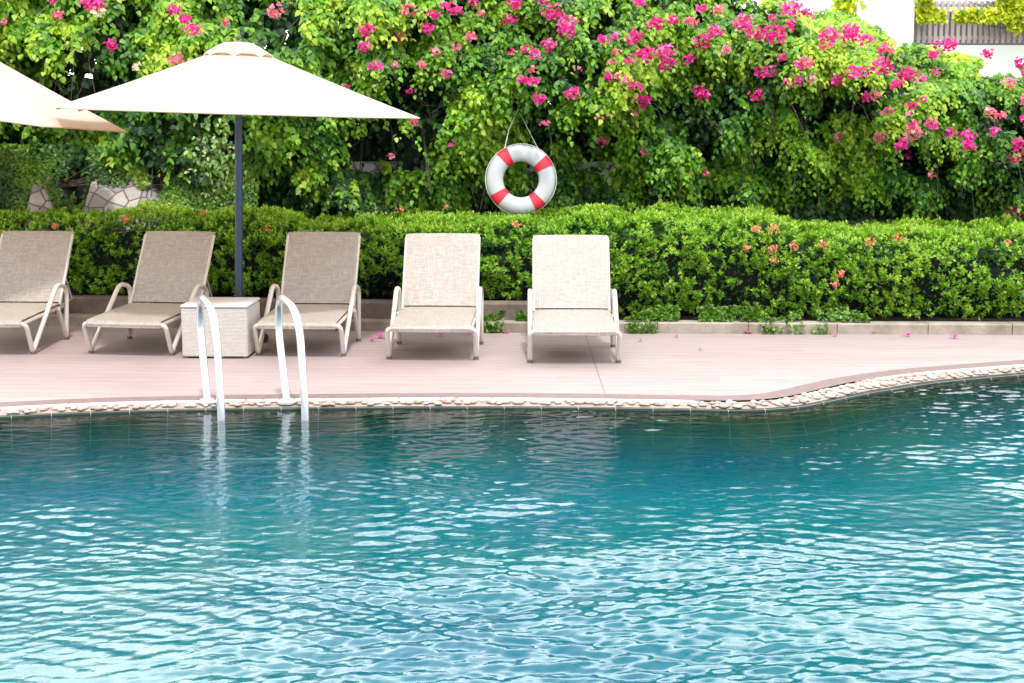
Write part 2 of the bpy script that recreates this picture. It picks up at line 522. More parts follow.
# water: displaced ripple mesh, reflects by Fresnel and lets the tiles below show
def water():
    x0, x1, y0, y1, st = -5.2, 5.2, YN, 11.4, .0135
    nx, ny = int((x1 - x0) / st), int((y1 - y0) / st)
    xs_, ys_ = np.linspace(x0, x1, nx), np.linspace(y0, y1, ny)
    X, Y = np.meshgrid(xs_, ys_)
    r = np.random.default_rng(5)
    wx = .10 * (fbm(X * .8, Y * .8, 0, 3) - .5); wy = .16 * (fbm(X * .7 + 9, Y * .9, 0, 9) - .5)
    Xw, Yw = X + wx * 2.4, Y + wy * 2.4
    H = np.zeros_like(X)
    for i in range(60):
        lam = math.exp(r.uniform(math.log(.045), math.log(.165)))
        k = 2 * math.pi / lam
        th = math.radians(90 + r.normal(6, 24))
        amp = .060 * lam / k ** .0 * r.uniform(.4, 1) / 10.8
        ph = r.uniform(0, 6.28)
        s = np.sin(k * (Xw * math.cos(th) + Yw * math.sin(th)) + ph)
        H += amp * (s + .25 * np.cos(2 * (k * (Xw * math.cos(th) + Yw * math.sin(th)) + ph)))
    for i in range(7):
        lam = r.uniform(.38, .95); k = 2 * math.pi / lam; th = math.radians(90 + r.normal(14, 20)); ph = r.uniform(0, 6.28)
        H += .0034 * lam * np.sin(k * (Xw * math.cos(th) + Yw * math.sin(th)) + ph)
    patch = np.clip(-.55 + 3.0 * fbm(X * .55 + 3, Y * .55, 0, 21), .25, 1.6)
    # calmer along the far edge
    ey = np.interp(X[0], EDGE[:, 0], EDGE[:, 1])[None, :]
    calm = np.clip((ey - Y) / 3.2, 0, 1)
    H *= patch * (.75 + .25 * calm)
    V = np.stack([X, Y, WATER + H], -1).reshape(-1, 3)
    # keep what lies inside the pool
    me = bpy.data.meshes.new('water')
    I = (np.arange(ny - 1)[:, None] * nx + np.arange(nx - 1)[None]).ravel()
    cy = (Y[:-1, :-1]).ravel(); lim = (ey[:, :-1] - .06 + 0 * Y[:-1, :-1]).ravel()
    I = I[cy < lim]
    loops = np.stack([I, I + 1, I + nx + 1, I + nx], 1).astype(np.int32)
    me.vertices.add(len(V)); me.vertices.foreach_set('co', V.astype(np.float32).ravel())
    me.loops.add(loops.size); me.loops.foreach_set('vertex_index', loops.ravel())
    me.polygons.add(len(loops)); me.polygons.foreach_set('loop_start', (np.arange(len(loops)) * 4).astype(np.int32))
    de = np.clip((ey + 0 * Y - .2 - Y) / 2.2, 0, 1).ravel() ** 1.25
    at = me.attributes.new('deep', 'FLOAT', 'POINT'); at.data.foreach_set('value', de.astype(np.float32))
    me.update(calc_edges=True); me.shade_smooth()
    M = Mat('pool_water')
    v1 = M.coord('Object', (1, 1.5, 1))
    h = M.noise(v1, 13, 4, .6, .6)
    h2 = M.noise(M.coord('Object', (1, 1.3, 1), (0, 0, .3)), 34, 2, .5, .3)
    nrm = M.bump(M.math('ADD', h, M.math('MULTIPLY', h2, .2)), .18, .012)
    fz = M.n('ShaderNodeFresnel'); fz.inputs['IOR'].default_value = 1.36; M.l(nrm, fz.inputs['Normal'])
    gl = M.n('ShaderNodeBsdfGlossy'); gl.inputs['Roughness'].default_value = .012; M.l(nrm, gl.inputs['Normal'])
    tr = M.n('ShaderNodeBsdfTransparent'); tr.inputs['Color'].default_value = (.25, .50, .46, 1)
    df = M.n('ShaderNodeBsdfDiffuse'); df.inputs['Color'].default_value = (.0, .085, .145, 1); M.l(nrm, df.inputs['Normal'])
    m1 = M.n('ShaderNodeMixShader')
    at = M.n('ShaderNodeAttribute'); at.attribute_name = 'deep'
    M.l(M.math('ADD', M.math('MULTIPLY', at.outputs['Fac'], .85), .03), m1.inputs[0])
    cdeep = M.mix(M.ramp(M.noise(M.coord('Object', (1, 1, 1)), .35, 2), [(.38, (0, 0, 0)), (.62, (1, 1, 1))]), (.0, .092, .106), (.0, .074, .116))
    M.l(cdeep, df.inputs['Color'])
    M.l(tr.outputs[0], m1.inputs[1]); M.l(df.outputs[0], m1.inputs[2])
    m2 = M.n('ShaderNodeMixShader'); M.l(fz.outputs[0], m2.inputs[0]); M.l(m1.outputs[0], m2.inputs[1]); M.l(gl.outputs[0], m2.inputs[2])
    M.surf(m2.outputs[0])
    tag(link('water', me, M.m), kind='structure')
water()

# ground to the horizon
m_ground = simple('ground_paving', (.36, .33, .29), .9, var=.25, scale=.6, bump=.2)
g = MB()
for lo, hi in (((-400, -400), (400, YN)), ((-400, YN), (-9, 15.2)), ((9, YN), (400, 15.2))):
    g.add([(lo[0], lo[1], -.004), (hi[0], lo[1], -.004), (hi[0], hi[1], -.004), (lo[0], hi[1], -.004)], [(0, 1, 2, 3)])
tag(g.build('ground', m_ground, smooth=False), kind='structure')
m_soil = simple('planter_soil', (.06, .045, .03), .95, var=.4, scale=9, bump=.6)
g = MB()
xs_ = np.linspace(-9.5, 9.5, 60)
g.add([(x, kerb_y(x) + .1, .06) for x in xs_] + [(x, 15.0, .06) for x in xs_], [(i, i + 1, 61 + i, 60 + i) for i in range(59)])
tag(g.build('planting_bed', m_soil, smooth=False), kind='structure')
g = MB(); g.add([(-400, 15.15, 1.38), (400, 15.15, 1.38), (400, 500, 1.38), (-400, 500, 1.38)], [(0, 1, 2, 3)])
tag(g.build('terrace', simple('terrace_turf', (.06, .10, .03), .95, var=.4, scale=2), smooth=False), kind='structure')

# kerb of pale stone blocks, dark planter wall above it on the left
M = Mat('kerb_stone'); v = M.coord(); nn = M.noise(v, 5, 6, .65); n3 = M.noise(v, 40, 4)
c = M.ramp(nn, [(.3, (.20, .165, .13)), (.55, (.33, .28, .23)), (.8, (.40, .36, .30))])
c = M.mix(M.ramp(M.noise(v, 1.7, 4), [(.5, (0, 0, 0)), (.7, (.6, .6, .6))]), c, (.16, .14, .09))
p = M.principled(Roughness=.85); M.l(c, p.inputs['Base Color']); M.l(M.bump(n3, .4, .01), p.inputs['Normal']); M.surf(p.outputs[0]); m_kerb = M.m
g = MB(); x = -9.3
while x < 9.3:
    ln = random.uniform(.72, .82); x2 = x + ln - .006
    a = Vector((x, kerb_y(x), 0)); b = Vector((x2, kerb_y(x2), 0))
    jz = random.uniform(-.004, .004); jy = random.uniform(-.004, .004)
    hgt = .095 + jz
    vs_ = [(a.x, a.y + jy, -.02), (b.x, b.y + jy, -.02), (b.x, b.y + jy, hgt - .01), (a.x, a.y + jy, hgt - .01),
           (a.x, a.y + jy + .01, hgt), (b.x, b.y + jy + .01, hgt), (b.x, b.y + .15, hgt), (a.x, a.y + .15, hgt)]
    g.add(vs_, [(0, 1, 2, 3), (3, 2, 5, 4), (4, 5, 6, 7), (0, 3, 4, 7), (1, 6, 5, 2)])
    x += ln
tag(g.build('kerb', m_kerb, smooth=False), kind='structure')
M = Mat('planter_wall_render'); v = M.coord(); nn = M.noise(v, 3, 6, .7)
c = M.ramp(nn, [(.3, (.07, .06, .045)), (.55, (.17, .14, .11)), (.8, (.28, .23, .19))])
p = M.principled(Roughness=.9); M.l(c, p.inputs['Base Color']); M.l(M.bump(M.noise(v, 30, 5), .5, .01), p.inputs['Normal']); M.surf(p.outputs[0])
g = MB(); xs_ = np.linspace(-9.3, .9, 30)
prof = [(.12, .05), (.12, .235), (.135, .25), (.27, .25), (.27, .05)]
V = []
for x in xs_:
    for dy, z in prof: V.append((x, kerb_y(x) + dy, z))
g.add(V, [(i*5+j, (i+1)*5+j, (i+1)*5+j+1, i*5+j+1) for i in range(29) for j in range(4)] + [(145, 146, 147, 148, 149)])
o = g.build('planter_wall', M.m, smooth=False)
tag(o, 'low weathered brown planter wall under the hedge behind the loungers', 'planter wall')

# stone retaining wall of irregular flat stones
M = Mat('crazy_stone')
v = M.coord('Object', (1, .2, 1.25)); 
vv = M.n('ShaderNodeTexVoronoi'); vv.inputs['Scale'].default_value = 7.5; vv.feature = 'F1'; M.l(v, vv.inputs['Vector'])
ve = M.n('ShaderNodeTexVoronoi'); ve.inputs['Scale'].default_value = 7.5; ve.feature = 'DISTANCE_TO_EDGE'; M.l(v, ve.inputs['Vector'])
sp_ = M.n('ShaderNodeSeparateColor'); M.l(vv.outputs['Color'], sp_.inputs[0])
c = M.ramp(sp_.outputs[0], [(0, (.20, .19, .19)), (.5, (.32, .30, .29)), (1, (.44, .41, .38))])
c = M.mix(M.ramp(M.noise(v, 9, 6, .7), [(.35, (0, 0, 0)), (.75, (.6, .6, .6))]), c, (.22, .20, .20))
joint = M.math('LESS_THAN', ve.outputs['Distance'], .022)
c = M.mix(joint, c, (.07, .06, .05))
p = M.principled(Roughness=.8); M.l(c, p.inputs['Base Color'])
hh = M.math('ADD', M.math('MINIMUM', M.math('MULTIPLY', ve.outputs['Distance'], 5.0), .4), M.math('MULTIPLY', M.noise(v, 14, 5), .25))
M.l(M.bump(hh, .8, .05), p.inputs['Normal']); M.surf(p.outputs[0])
g = MB()
xs_ = np.linspace(-9.3, 9.3, 90); zs_ = np.linspace(.05, 1.42, 12)
V = [(x, 14.75 + .10 * (z - .7) / 1.4 + .05 * math.sin(3 * x + z * 4), z) for z in zs_ for x in xs_]
nx = len(xs_)
V += [(x, 15.15, 1.42) for x in xs_]
g.add(V, [(j*nx+i, j*nx+i+1, (j+1)*nx+i+1, (j+1)*nx+i) for j in range(12) for i in range(nx - 1)])
o = g.build('retaining_wall', M.m, smooth=True)
tag(o, 'retaining wall of irregular flat grey stones behind the hedge', 'stone wall')

m_crazy = M.m
for (pa, pb, lab) in ((79, 168, 'sunlit outcrop of flat pinkish grey stones behind the hedge between two loungers'), (26, 53, 'small broken stone outcrop showing through the ivy at far left')):
    xa, xb = on_y(pa, 200, 13.9)[0], on_y(pb, 200, 13.9)[0]
    w_ = xb - xa; cx = (xa + xb) / 2; g = MB(); nn_ = 22; V = []
    top_ = 1.32 if pa > 60 else 1.29
    for j in range(9):
        for i in range(nn_):
            u_ = i / (nn_ - 1); t_ = j / 8
            e_ = min(1, min(u_ / .10, (1 - u_) / .42))                      # falls away to the right
            z_ = .70 + (top_ - .70) * t_ ** .7 * (.45 + .55 * e_ ** .8)
            V.append((xa + w_ * u_ - cx, 13.66 + .50 * t_ - 14.2 + .03 * math.sin(9 * u_ + 5 * t_), z_ + .02 * vnoise(u_ * 8, t_ * 5, 0, 3) - .70))
    nb_ = len(V); V += [(v_[0], .6, v_[2]) for v_ in V[-nn_:]]
    g.add(V, [(j*nn_+i, j*nn_+i+1, (j+1)*nn_+i+1, (j+1)*nn_+i) for j in range(9) for i in range(nn_ - 1)])
    o = g.build('stone_outcrop', m_crazy); o.location = (cx, 14.2, .70); tag(o, lab, 'rock')

# ------------------------------------------------------------------ foliage
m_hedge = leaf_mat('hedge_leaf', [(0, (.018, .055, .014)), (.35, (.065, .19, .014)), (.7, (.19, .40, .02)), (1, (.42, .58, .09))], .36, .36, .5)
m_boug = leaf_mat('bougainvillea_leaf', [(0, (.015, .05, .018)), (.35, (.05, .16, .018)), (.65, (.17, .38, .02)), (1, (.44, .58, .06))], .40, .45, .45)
m_ivy = leaf_mat('ivy_leaf', [(0, (.03, .09, .02)), (.5, (.10, .24, .025)), (1, (.34, .46, .05))], .3, .4)
m_pale = leaf_mat('variegated_leaf', [(0, (.06, .19, .04)), (.5, (.20, .38, .10)), (1, (.48, .56, .28))], .3, .5)
m_yel = leaf_mat('golden_vine_leaf', [(0, (.20, .33, .01)), (.5, (.42, .52, .02)), (1, (.68, .68, .05))], .45, .5)
m_stem = simple('woody_stem', (.06, .045, .035), .85, var=.3, scale=20, bump=.3)
m_core = simple('hollow_shade', (.010, .015, .012), .95, var=.4, scale=16, bump=.6)  # near-black: shade of the foliage hollows put into the colour

def hedge(name, xa, xb, top, zb, label, seed):
    """clipped hedge: leaf rosettes over a rounded clumpy profile"""
    root = empty(name, ((xa + xb) / 2, 13.3, .06))
    off = np.array([(xa + xb) / 2, 13.3, .06])
    tag(root, label, 'hedge')
    dens = 520
    plen = 2.15
    n = int((xb - xa) * plen * dens)
    X = RNG.uniform(xa, xb, n); t = RNG.uniform(0, plen, n)
    def prof(X, t, shrink=0.0):
        z1 = top(X); z0 = zb(X)
        yf = kerb_y(X) + .26
        hgt = z1 - z0 - .2
        # t: 0..hgt front face, then quarter round r=.22, then top
        r = .24; q = r * math.pi / 2
        on_f = t < hgt; on_r = (t >= hgt) & (t < hgt + q)
        a = np.clip((t - hgt) / r, 0, math.pi / 2)
        y = np.where(on_f, yf, np.where(on_r, yf + r * (1 - np.cos(a)), yf + r + (t - hgt - q)))
        z = np.where(on_f, z0 + t, np.where(on_r, z1 - .2 + (r - .04) * np.sin(a), z1))
        # undercut at the foot
        y = y + np.where(on_f, .16 * np.clip(1 - t / .3, 0, 1) ** 1.5, 0)
        Nn = np.stack([0 * X, -np.cos(a), np.sin(a)], 1)
        P = np.stack([X, y, z], 1)
        cl = fbm(X * 2.6, y * 2.6, z * 2.9, seed) - .5
        cl2 = fbm(X * 7, y * 7, z * 7, seed + 5, 2) - .5
        P = P + Nn * (cl * .20 + cl2 * .18 - shrink)[:, None]
        return P, Nn, cl, cl2
    P, Nn, cl, cl2 = prof(X, t)
    keep = (P[:, 1] < 14.35) & (cl2 + cl * .5 > -.17)
    P, Nn, cl, cl2 = P[keep], Nn[keep], cl[keep], cl2[keep]
    m = len(P)
    ax = norm(Nn * .75 + np.array([0, 0, .5]) + rnd(m, .38))
    k = 9
    a1 = norm(np.cross(ax, norm(rnd(m)))); a2 = np.cross(ax, a1)
    PP, DD, NN, LL, TT = [], [], [], [], []
    for j in range(k):
        phi = j * 2.4 + RNG.uniform(0, .6, m)
        sprd = .35 + .95 * (1 - j / k) + RNG.normal(0, .12, m)
        rad = a1 * np.cos(phi)[:, None] + a2 * np.sin(phi)[:, None]
        D = ax * np.cos(sprd)[:, None] + rad * np.sin(sprd)[:, None]
        N = ax * np.sin(sprd)[:, None] - rad * np.cos(sprd)[:, None]
        PP.append(P + ax * (.045 * (j / k - .6))[..., None] if False else P + ax * (.05 * (j / k - .6)))
        DD.append(D); NN.append(N)
        LL.append(RNG.uniform(.033, .052, m) * (1.05 - .35 * j / k))
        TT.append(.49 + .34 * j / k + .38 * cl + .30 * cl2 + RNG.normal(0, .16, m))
    # scattered leaves deeper in, inner shade put into their darker tint
    n2 = int((xb - xa) * plen * 900)
    X2 = RNG.uniform(xa, xb, n2); t2 = RNG.uniform(0, plen, n2)
    P2, N2, c2, _ = prof(X2, t2, RNG.uniform(.08, .2, n2))
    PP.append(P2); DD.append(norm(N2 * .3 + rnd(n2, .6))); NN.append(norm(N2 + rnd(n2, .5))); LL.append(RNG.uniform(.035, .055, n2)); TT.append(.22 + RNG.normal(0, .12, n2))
    PP, DD, NN, LL, TT = map(np.concatenate, (PP, DD, NN, LL, TT))
    g = PP[:, 2] > .07
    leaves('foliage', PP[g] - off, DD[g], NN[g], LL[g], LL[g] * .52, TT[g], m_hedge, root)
    # core sheet, shade between the leaves put into its near-black colour
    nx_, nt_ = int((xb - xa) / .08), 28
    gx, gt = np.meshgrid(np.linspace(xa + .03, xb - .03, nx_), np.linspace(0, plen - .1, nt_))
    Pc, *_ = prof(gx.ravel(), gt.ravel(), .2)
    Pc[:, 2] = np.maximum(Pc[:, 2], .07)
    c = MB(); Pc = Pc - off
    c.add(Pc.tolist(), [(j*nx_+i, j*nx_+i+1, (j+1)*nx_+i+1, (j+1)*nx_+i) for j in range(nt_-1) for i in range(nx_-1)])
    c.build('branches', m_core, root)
    s = MB()
    for q in range(int((xb - xa) * 7)):
        x = RNG.uniform(xa + .1, xb - .1); y0 = kerb_y(x) + RNG.uniform(.7, 1.0); z0 = .0
        p1 = Vector((x + RNG.normal(0, .1), y0 - .12, .25)); p2 = Vector((p1.x + RNG.normal(0, .12), y0 - .22, .5))
        s.tube([Vector((x, y0, z0)) - Vector(off) + Vector((0, 0, .06)), p1 - Vector(off), p2 - Vector(off)], [.012, .009, .005], 5)
    s.build('stem', m_stem, root)
    return root, prof

m_ixora = leaf_mat('ixora_petal', [(0, (.62, .14, .07)), (.5, (.74, .26, .16)), (1, (.82, .42, .28))], .3, .5, tr_gain=1)
m_mag = leaf_mat('magenta_bract', [(0, (.60, .008, .20)), (.4, (.78, .03, .34)), (.75, (.85, .09, .52)), (1, (.90, .30, .66))], .35, .55, tr_gain=.9)
m_pink = leaf_mat('pale_pink_bract', [(0, (.74, .06, .24)), (.5, (.84, .22, .38)), (1, (.88, .5, .52))], .35, .55, tr_gain=.9)
m_wht = leaf_mat('cream_bract', [(0, (.8, .7, .55)), (1, (.88, .85, .72))], .35, .55, tr_gain=.9)

def flower_cluster(P, rad, n, mat, parent, off, size=.034):
    u = norm(rnd(n)); u[:, 1] = -np.abs(u[:, 1]) * .9; u = norm(u)
    Q = np.array(P) + u * rad * RNG.uniform(.35, 1.05, (n, 1)) * np.array([1.15, .8, .85])
    # each flower: three papery bracts round one axis
    ax = norm(u + rnd(n, .5)); a1 = norm(np.cross(ax, norm(rnd(n)))); a2 = np.cross(ax, a1)
    PP, DD, NN = [], [], []
    tn = RNG.uniform(0, 1, n) * .6 + RNG.uniform(.0, .4)
    for j in range(3):
        ph = 2.094 * j
        r = a1 * math.cos(ph) + a2 * math.sin(ph)
        PP.append(Q); DD.append(r * .85 + ax * .6); NN.append(ax - r * .5)
    L = np.tile(RNG.uniform(size * .75, size * 1.2, n), 3)
    return leaves('flower_cluster', np.concatenate(PP) - off, np.concatenate(DD), np.concatenate(NN), L, L * 1.0, np.tile(tn, 3), mat, parent, 'heart')

top1 = lambda x: .93 + .035 * np.sin(x * 1.3) + .01 * np.clip((np.asarray(x) - .3) / .8, 0, 1)
top2 = lambda x: .85 + .06 * np.clip(3.0 - np.asarray(x), 0, 1) + .03 * np.sin(x * 1.1 + 1)
zb1 = lambda x: np.interp(x, [-6, .2, .9, 3], [.27, .27, .12, .10])
zb2 = lambda x: .10 + 0 * np.asarray(x)
h1, prof1 = hedge('clipped_hedge', -6.4, 2.55, top1, zb1, 'long glossy green clipped hedge behind the row of sun loungers', 31)
h2, prof2 = hedge('clipped_hedge', 2.5, 6.4, top2, zb2, 'lower clipped hedge with fine yellow green leaves right of the orange ixora flowers', 57)
h1o, h2o = np.array(h1.location), np.array(h2.location)
def hedge_hit(px, py, top):
    for y in np.arange(12.5, 14.3, .02):
        q = on_y(px, py, y)
        if y > kerb_y(q[0]) + .24 and q[2] < top(q[0]) + .02: return q
    return on_y(px, py, 13.9)
for (px, py, r) in [(755, 231, .04), (772, 231, .05), (769, 250, .06), (793, 247, .05), (820, 246, .05), (744, 249, .035), (839, 275, .04), (833, 286, .03),
                    (867, 243, .05), (896, 239, .04), (906, 232, .04), (772, 262, .03), (517, 226, .03), (128, 220, .04), (204, 215, .04), (269, 230, .03), (401, 211, .04), (58, 228, .03), (446, 208, .025), (1004, 244, .03)]:
    hp = hedge_hit(px, py, top1 if px < 790 else top2)
    root, off = (h1, h1o) if hp[0] < 2.52 else (h2, h2o)
    hp = hp - np.array([0, .07, -.02])
    flower_cluster(hp, r, int(6 + r * 330), m_ixora, root, off, .017)

# ---- bougainvillea mass
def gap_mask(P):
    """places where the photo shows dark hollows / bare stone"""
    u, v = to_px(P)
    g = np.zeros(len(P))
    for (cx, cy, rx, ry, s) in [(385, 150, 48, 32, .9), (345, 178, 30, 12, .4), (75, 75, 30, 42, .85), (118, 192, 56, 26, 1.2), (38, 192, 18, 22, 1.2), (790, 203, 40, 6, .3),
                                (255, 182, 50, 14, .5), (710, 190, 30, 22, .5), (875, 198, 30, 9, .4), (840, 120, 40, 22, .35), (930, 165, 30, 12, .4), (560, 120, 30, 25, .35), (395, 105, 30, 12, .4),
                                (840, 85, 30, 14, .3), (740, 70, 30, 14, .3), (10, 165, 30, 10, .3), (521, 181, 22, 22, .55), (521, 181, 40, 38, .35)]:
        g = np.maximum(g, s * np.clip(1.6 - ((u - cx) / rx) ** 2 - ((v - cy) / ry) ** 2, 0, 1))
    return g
TOPX, TOPZ = [-7, -3, 0, 1.8, 2.6, 3.2, 3.8, 4.3, 5.2, 7], [3.9, 3.75, 3.7, 3.5, 3.15, 2.98, 2.72, 2.48, 2.34, 2.3]
def btop(x): return np.interp(x, TOPX, TOPZ)
def bfront(x, z):
    x = np.asarray(x, float); z = np.asarray(z, float)
    zt = btop(x)
    y = 14.42 + 0 * x
    y = y - (.42 - .25 * np.clip((-2.3 - x) / .8, 0, 1)) * np.exp(-((z - 2.45) / .75) ** 2)                       # belly above, hollow at the foot
    y = y - .30 * np.clip((x - 2.4) / 1.4, 0, 1) * np.exp(-((z - 1.95) / .7) ** 2)   # overhanging bush on the right
    y = y + .9 * np.clip((z - (zt - .55)) / .55, 0, 1) ** 1.6            # rounds back at the crest
    y = y - .65 * (fbm(x * 1.25, z * 1.35, 1.0, 77) - .5) - 1.0 * (fbm(x * 3.0, z * 3.4, 2.0, 78, 2) - .5)
    return y

def bougainvillea(name, xa, xb, label, zlow, nspray, tbase, seed, lsz=.075, edge=.25):
    cx = (xa + xb) / 2
    off = np.array([cx, 14.9, 1.3]); root = empty(name, off); tag(root, label, 'bougainvillea')
    n = nspray
    X = RNG.uniform(xa - edge, xb + edge, n); Z = zlow(X) + (btop(X) + .05 - zlow(X)) * RNG.uniform(0, 1, n) ** .95
    yf = bfront(X, Z)
    dn = fbm(X * 2.6, Z * 2.9, 5, seed) ; dn2 = fbm(X * 5.0, Z * 6.0, 9, seed + 3, 2)
    P0 = np.stack([X, yf, Z], 1)
    g = gap_mask(P0)
    # keep ragged outlines where two plants meet
    e = np.minimum(X - (xa - edge), xb + edge - X) / (2 * edge)
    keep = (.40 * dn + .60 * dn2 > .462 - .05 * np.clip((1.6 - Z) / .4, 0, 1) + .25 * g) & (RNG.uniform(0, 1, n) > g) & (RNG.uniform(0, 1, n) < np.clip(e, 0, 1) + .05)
    X, Z, yf, dn, dn2, P0 = X[keep], Z[keep], yf[keep], dn[keep], dn2[keep], P0[keep]
    m = len(X)
    crest = np.clip((Z - (btop(X) - .6)) / .6, 0, 1)
    d0 = norm(np.stack([RNG.normal(0, .55, m), -RNG.uniform(.4, 1.0, m), RNG.normal(.15, .45, m) + .6 * crest], 1))
    ln = RNG.uniform(.12, .30, m)
    K = 13
    PP, DD, NN, LL, TT = [], [], [], [], []
    sprt = RNG.normal(0, .12, m)
    start = P0 + np.array([0, .12, .03]) - d0 * .05
    pts = []
    for j in range(K + 1):
        t = j / K
        pos = start + d0 * (ln * t)[:, None] + np.array([0, 0, -1.0]) * (ln * .85 * t * t)[:, None]
        pts.append(pos)
    for j in range(K):
        tg = norm(pts[j + 1] - pts[j])
        side = norm(np.cross(tg, np.array([0, 0, 1.0]) + rnd(m, .15))) * (1 if j % 2 else -1)
        D = norm(side * RNG.uniform(.5, 1.0, (m, 1)) + tg * .55 + np.array([0, -.12, -.45]) + rnd(m, .25))
        N = norm(np.array([0, -.62, .75]) + rnd(m, .34) + side * .1)
        PP.append(pts[j] + rnd(m, .012)); DD.append(D); NN.append(N)
        LL.append(lsz * RNG.uniform(.62, 1.15, m) * (1.1 - .35 * j / K))
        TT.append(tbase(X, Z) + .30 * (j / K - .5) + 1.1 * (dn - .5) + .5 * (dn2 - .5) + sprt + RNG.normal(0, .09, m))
    # fill: loose leaves behind the sprays, dark tint stands in for shade
    n2 = int(nspray * 3.3); lo_ = RNG.uniform(0, 1, n2) < .45
    X2 = RNG.uniform(xa, xb, n2); Z2 = zlow(X2) - .1 + (btop(X2) - .1 - zlow(X2) + .1) * RNG.uniform(0, 1, n2)
    Z2 = np.where(lo_, zlow(X2) - .18 + .45 * RNG.uniform(0, 1, n2), Z2)
    Q = np.stack([X2, bfront(X2, Z2) + np.where(lo_, RNG.uniform(.08, .4, n2), RNG.uniform(.22, .65, n2)), Z2], 1)
    k2 = RNG.uniform(0, 1, n2) > gap_mask(Q) * .85
    Q = Q[k2]; n2 = len(Q)
    PP.append(Q); DD.append(norm(np.array([0, -.2, -.7]) + rnd(n2, .5))); NN.append(norm(np.array([0, -.8, .5]) + rnd(n2, .45)))
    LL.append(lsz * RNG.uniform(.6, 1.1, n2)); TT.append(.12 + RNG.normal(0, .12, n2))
    PP, DD, NN, LL, TT = map(np.concatenate, (PP, DD, NN, LL, TT))
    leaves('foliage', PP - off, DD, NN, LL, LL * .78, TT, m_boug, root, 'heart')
    # branches: trunks rising from the terrace edge with arching canes
    s = MB(); V3 = Vector(off)
    r = random.Random(seed)
    x = xa + .3
    while x < xb:
        base = Vector((x, 15.2, 1.35)); h = float(btop(x)) - .5
        pts_ = [base]
        for q in range(1, 6):
            pts_.append(Vector((x + r.uniform(-.25, .25) * q * .3, 15.1 - .09 * q, 1.35 + (h - 1.35) * q / 5)))
        s.tube([p - V3 for p in pts_], [.035, .03, .026, .02, .014, .008], 6)
        for q in range(11):
            z = r.uniform(1.4, h); p0 = Vector((x + r.uniform(-.15, .15), 14.95, z))
            dx = r.uniform(-.7, .7); y1 = float(bfront(x + dx, z)) + .1
            s.tube([p0 - V3, Vector((x + dx * .5, (14.95 + y1) / 2, z + r.uniform(.0, .3))) - V3, Vector((x + dx, y1, z - r.uniform(0, .35))) - V3,
                    Vector((x + dx * 1.2, y1 - .08, z - r.uniform(.3, .7))) - V3], [.010, .008, .005, .003], 5)
        x += r.uniform(.45, .7)
    s.build('branches', m_stem, root)
    # deep backing sheet with holes, shade of the hollows painted near-black
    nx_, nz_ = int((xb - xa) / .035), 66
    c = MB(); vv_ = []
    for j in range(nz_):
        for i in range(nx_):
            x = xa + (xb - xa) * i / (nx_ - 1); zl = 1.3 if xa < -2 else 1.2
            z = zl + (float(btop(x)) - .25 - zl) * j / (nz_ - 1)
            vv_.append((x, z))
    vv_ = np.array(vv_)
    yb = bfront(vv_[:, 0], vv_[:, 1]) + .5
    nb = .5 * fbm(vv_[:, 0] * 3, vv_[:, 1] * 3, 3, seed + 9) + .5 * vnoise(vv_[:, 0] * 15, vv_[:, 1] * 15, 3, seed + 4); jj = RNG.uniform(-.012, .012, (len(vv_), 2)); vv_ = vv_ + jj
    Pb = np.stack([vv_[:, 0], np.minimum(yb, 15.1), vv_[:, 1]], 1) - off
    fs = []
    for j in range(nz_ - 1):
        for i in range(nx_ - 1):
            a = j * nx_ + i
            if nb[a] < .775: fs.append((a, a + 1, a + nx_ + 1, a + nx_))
    c.add(Pb.tolist(), fs); c.build('shade_backing', m_core, root)
    return root, off

zl_l = lambda x: np.interp(x, [-7, -3.2, -2.7, -1, 7], [1.55, 1.52, 1.22, 1.0, 1.0])
zl_r = lambda x: np.interp(x, [-7, 2.6, 3.2, 4.0, 4.6, 7], [1.0, 1.0, 1.05, 1.05, .9, .9])
b1, o1 = bougainvillea('bougainvillea', -6.4, -1.7, 'broad leaved bougainvillea with few pale pink blooms above the umbrellas', zl_l, 9000,
                   lambda x, z: .48 + .08 * (z - 2.3), 101, .088)
b2, o2 = bougainvillea('bougainvillea', -1.8, 2.6, 'dark green bougainvillea with magenta blooms hanging behind the life ring', zl_l, 9800,
                   lambda x, z: .46 + .15 * np.clip(z - 2.3, -1, 1), 131, .074)
b3, o3 = bougainvillea('bougainvillea', 2.5, 6.6, 'pale green bougainvillea bush below the balcony, heavy with magenta bloom', zl_r, 9000,
                   lambda x, z: .52 + .18 * np.clip(z - 1.9, -1, .8), 171, .064)

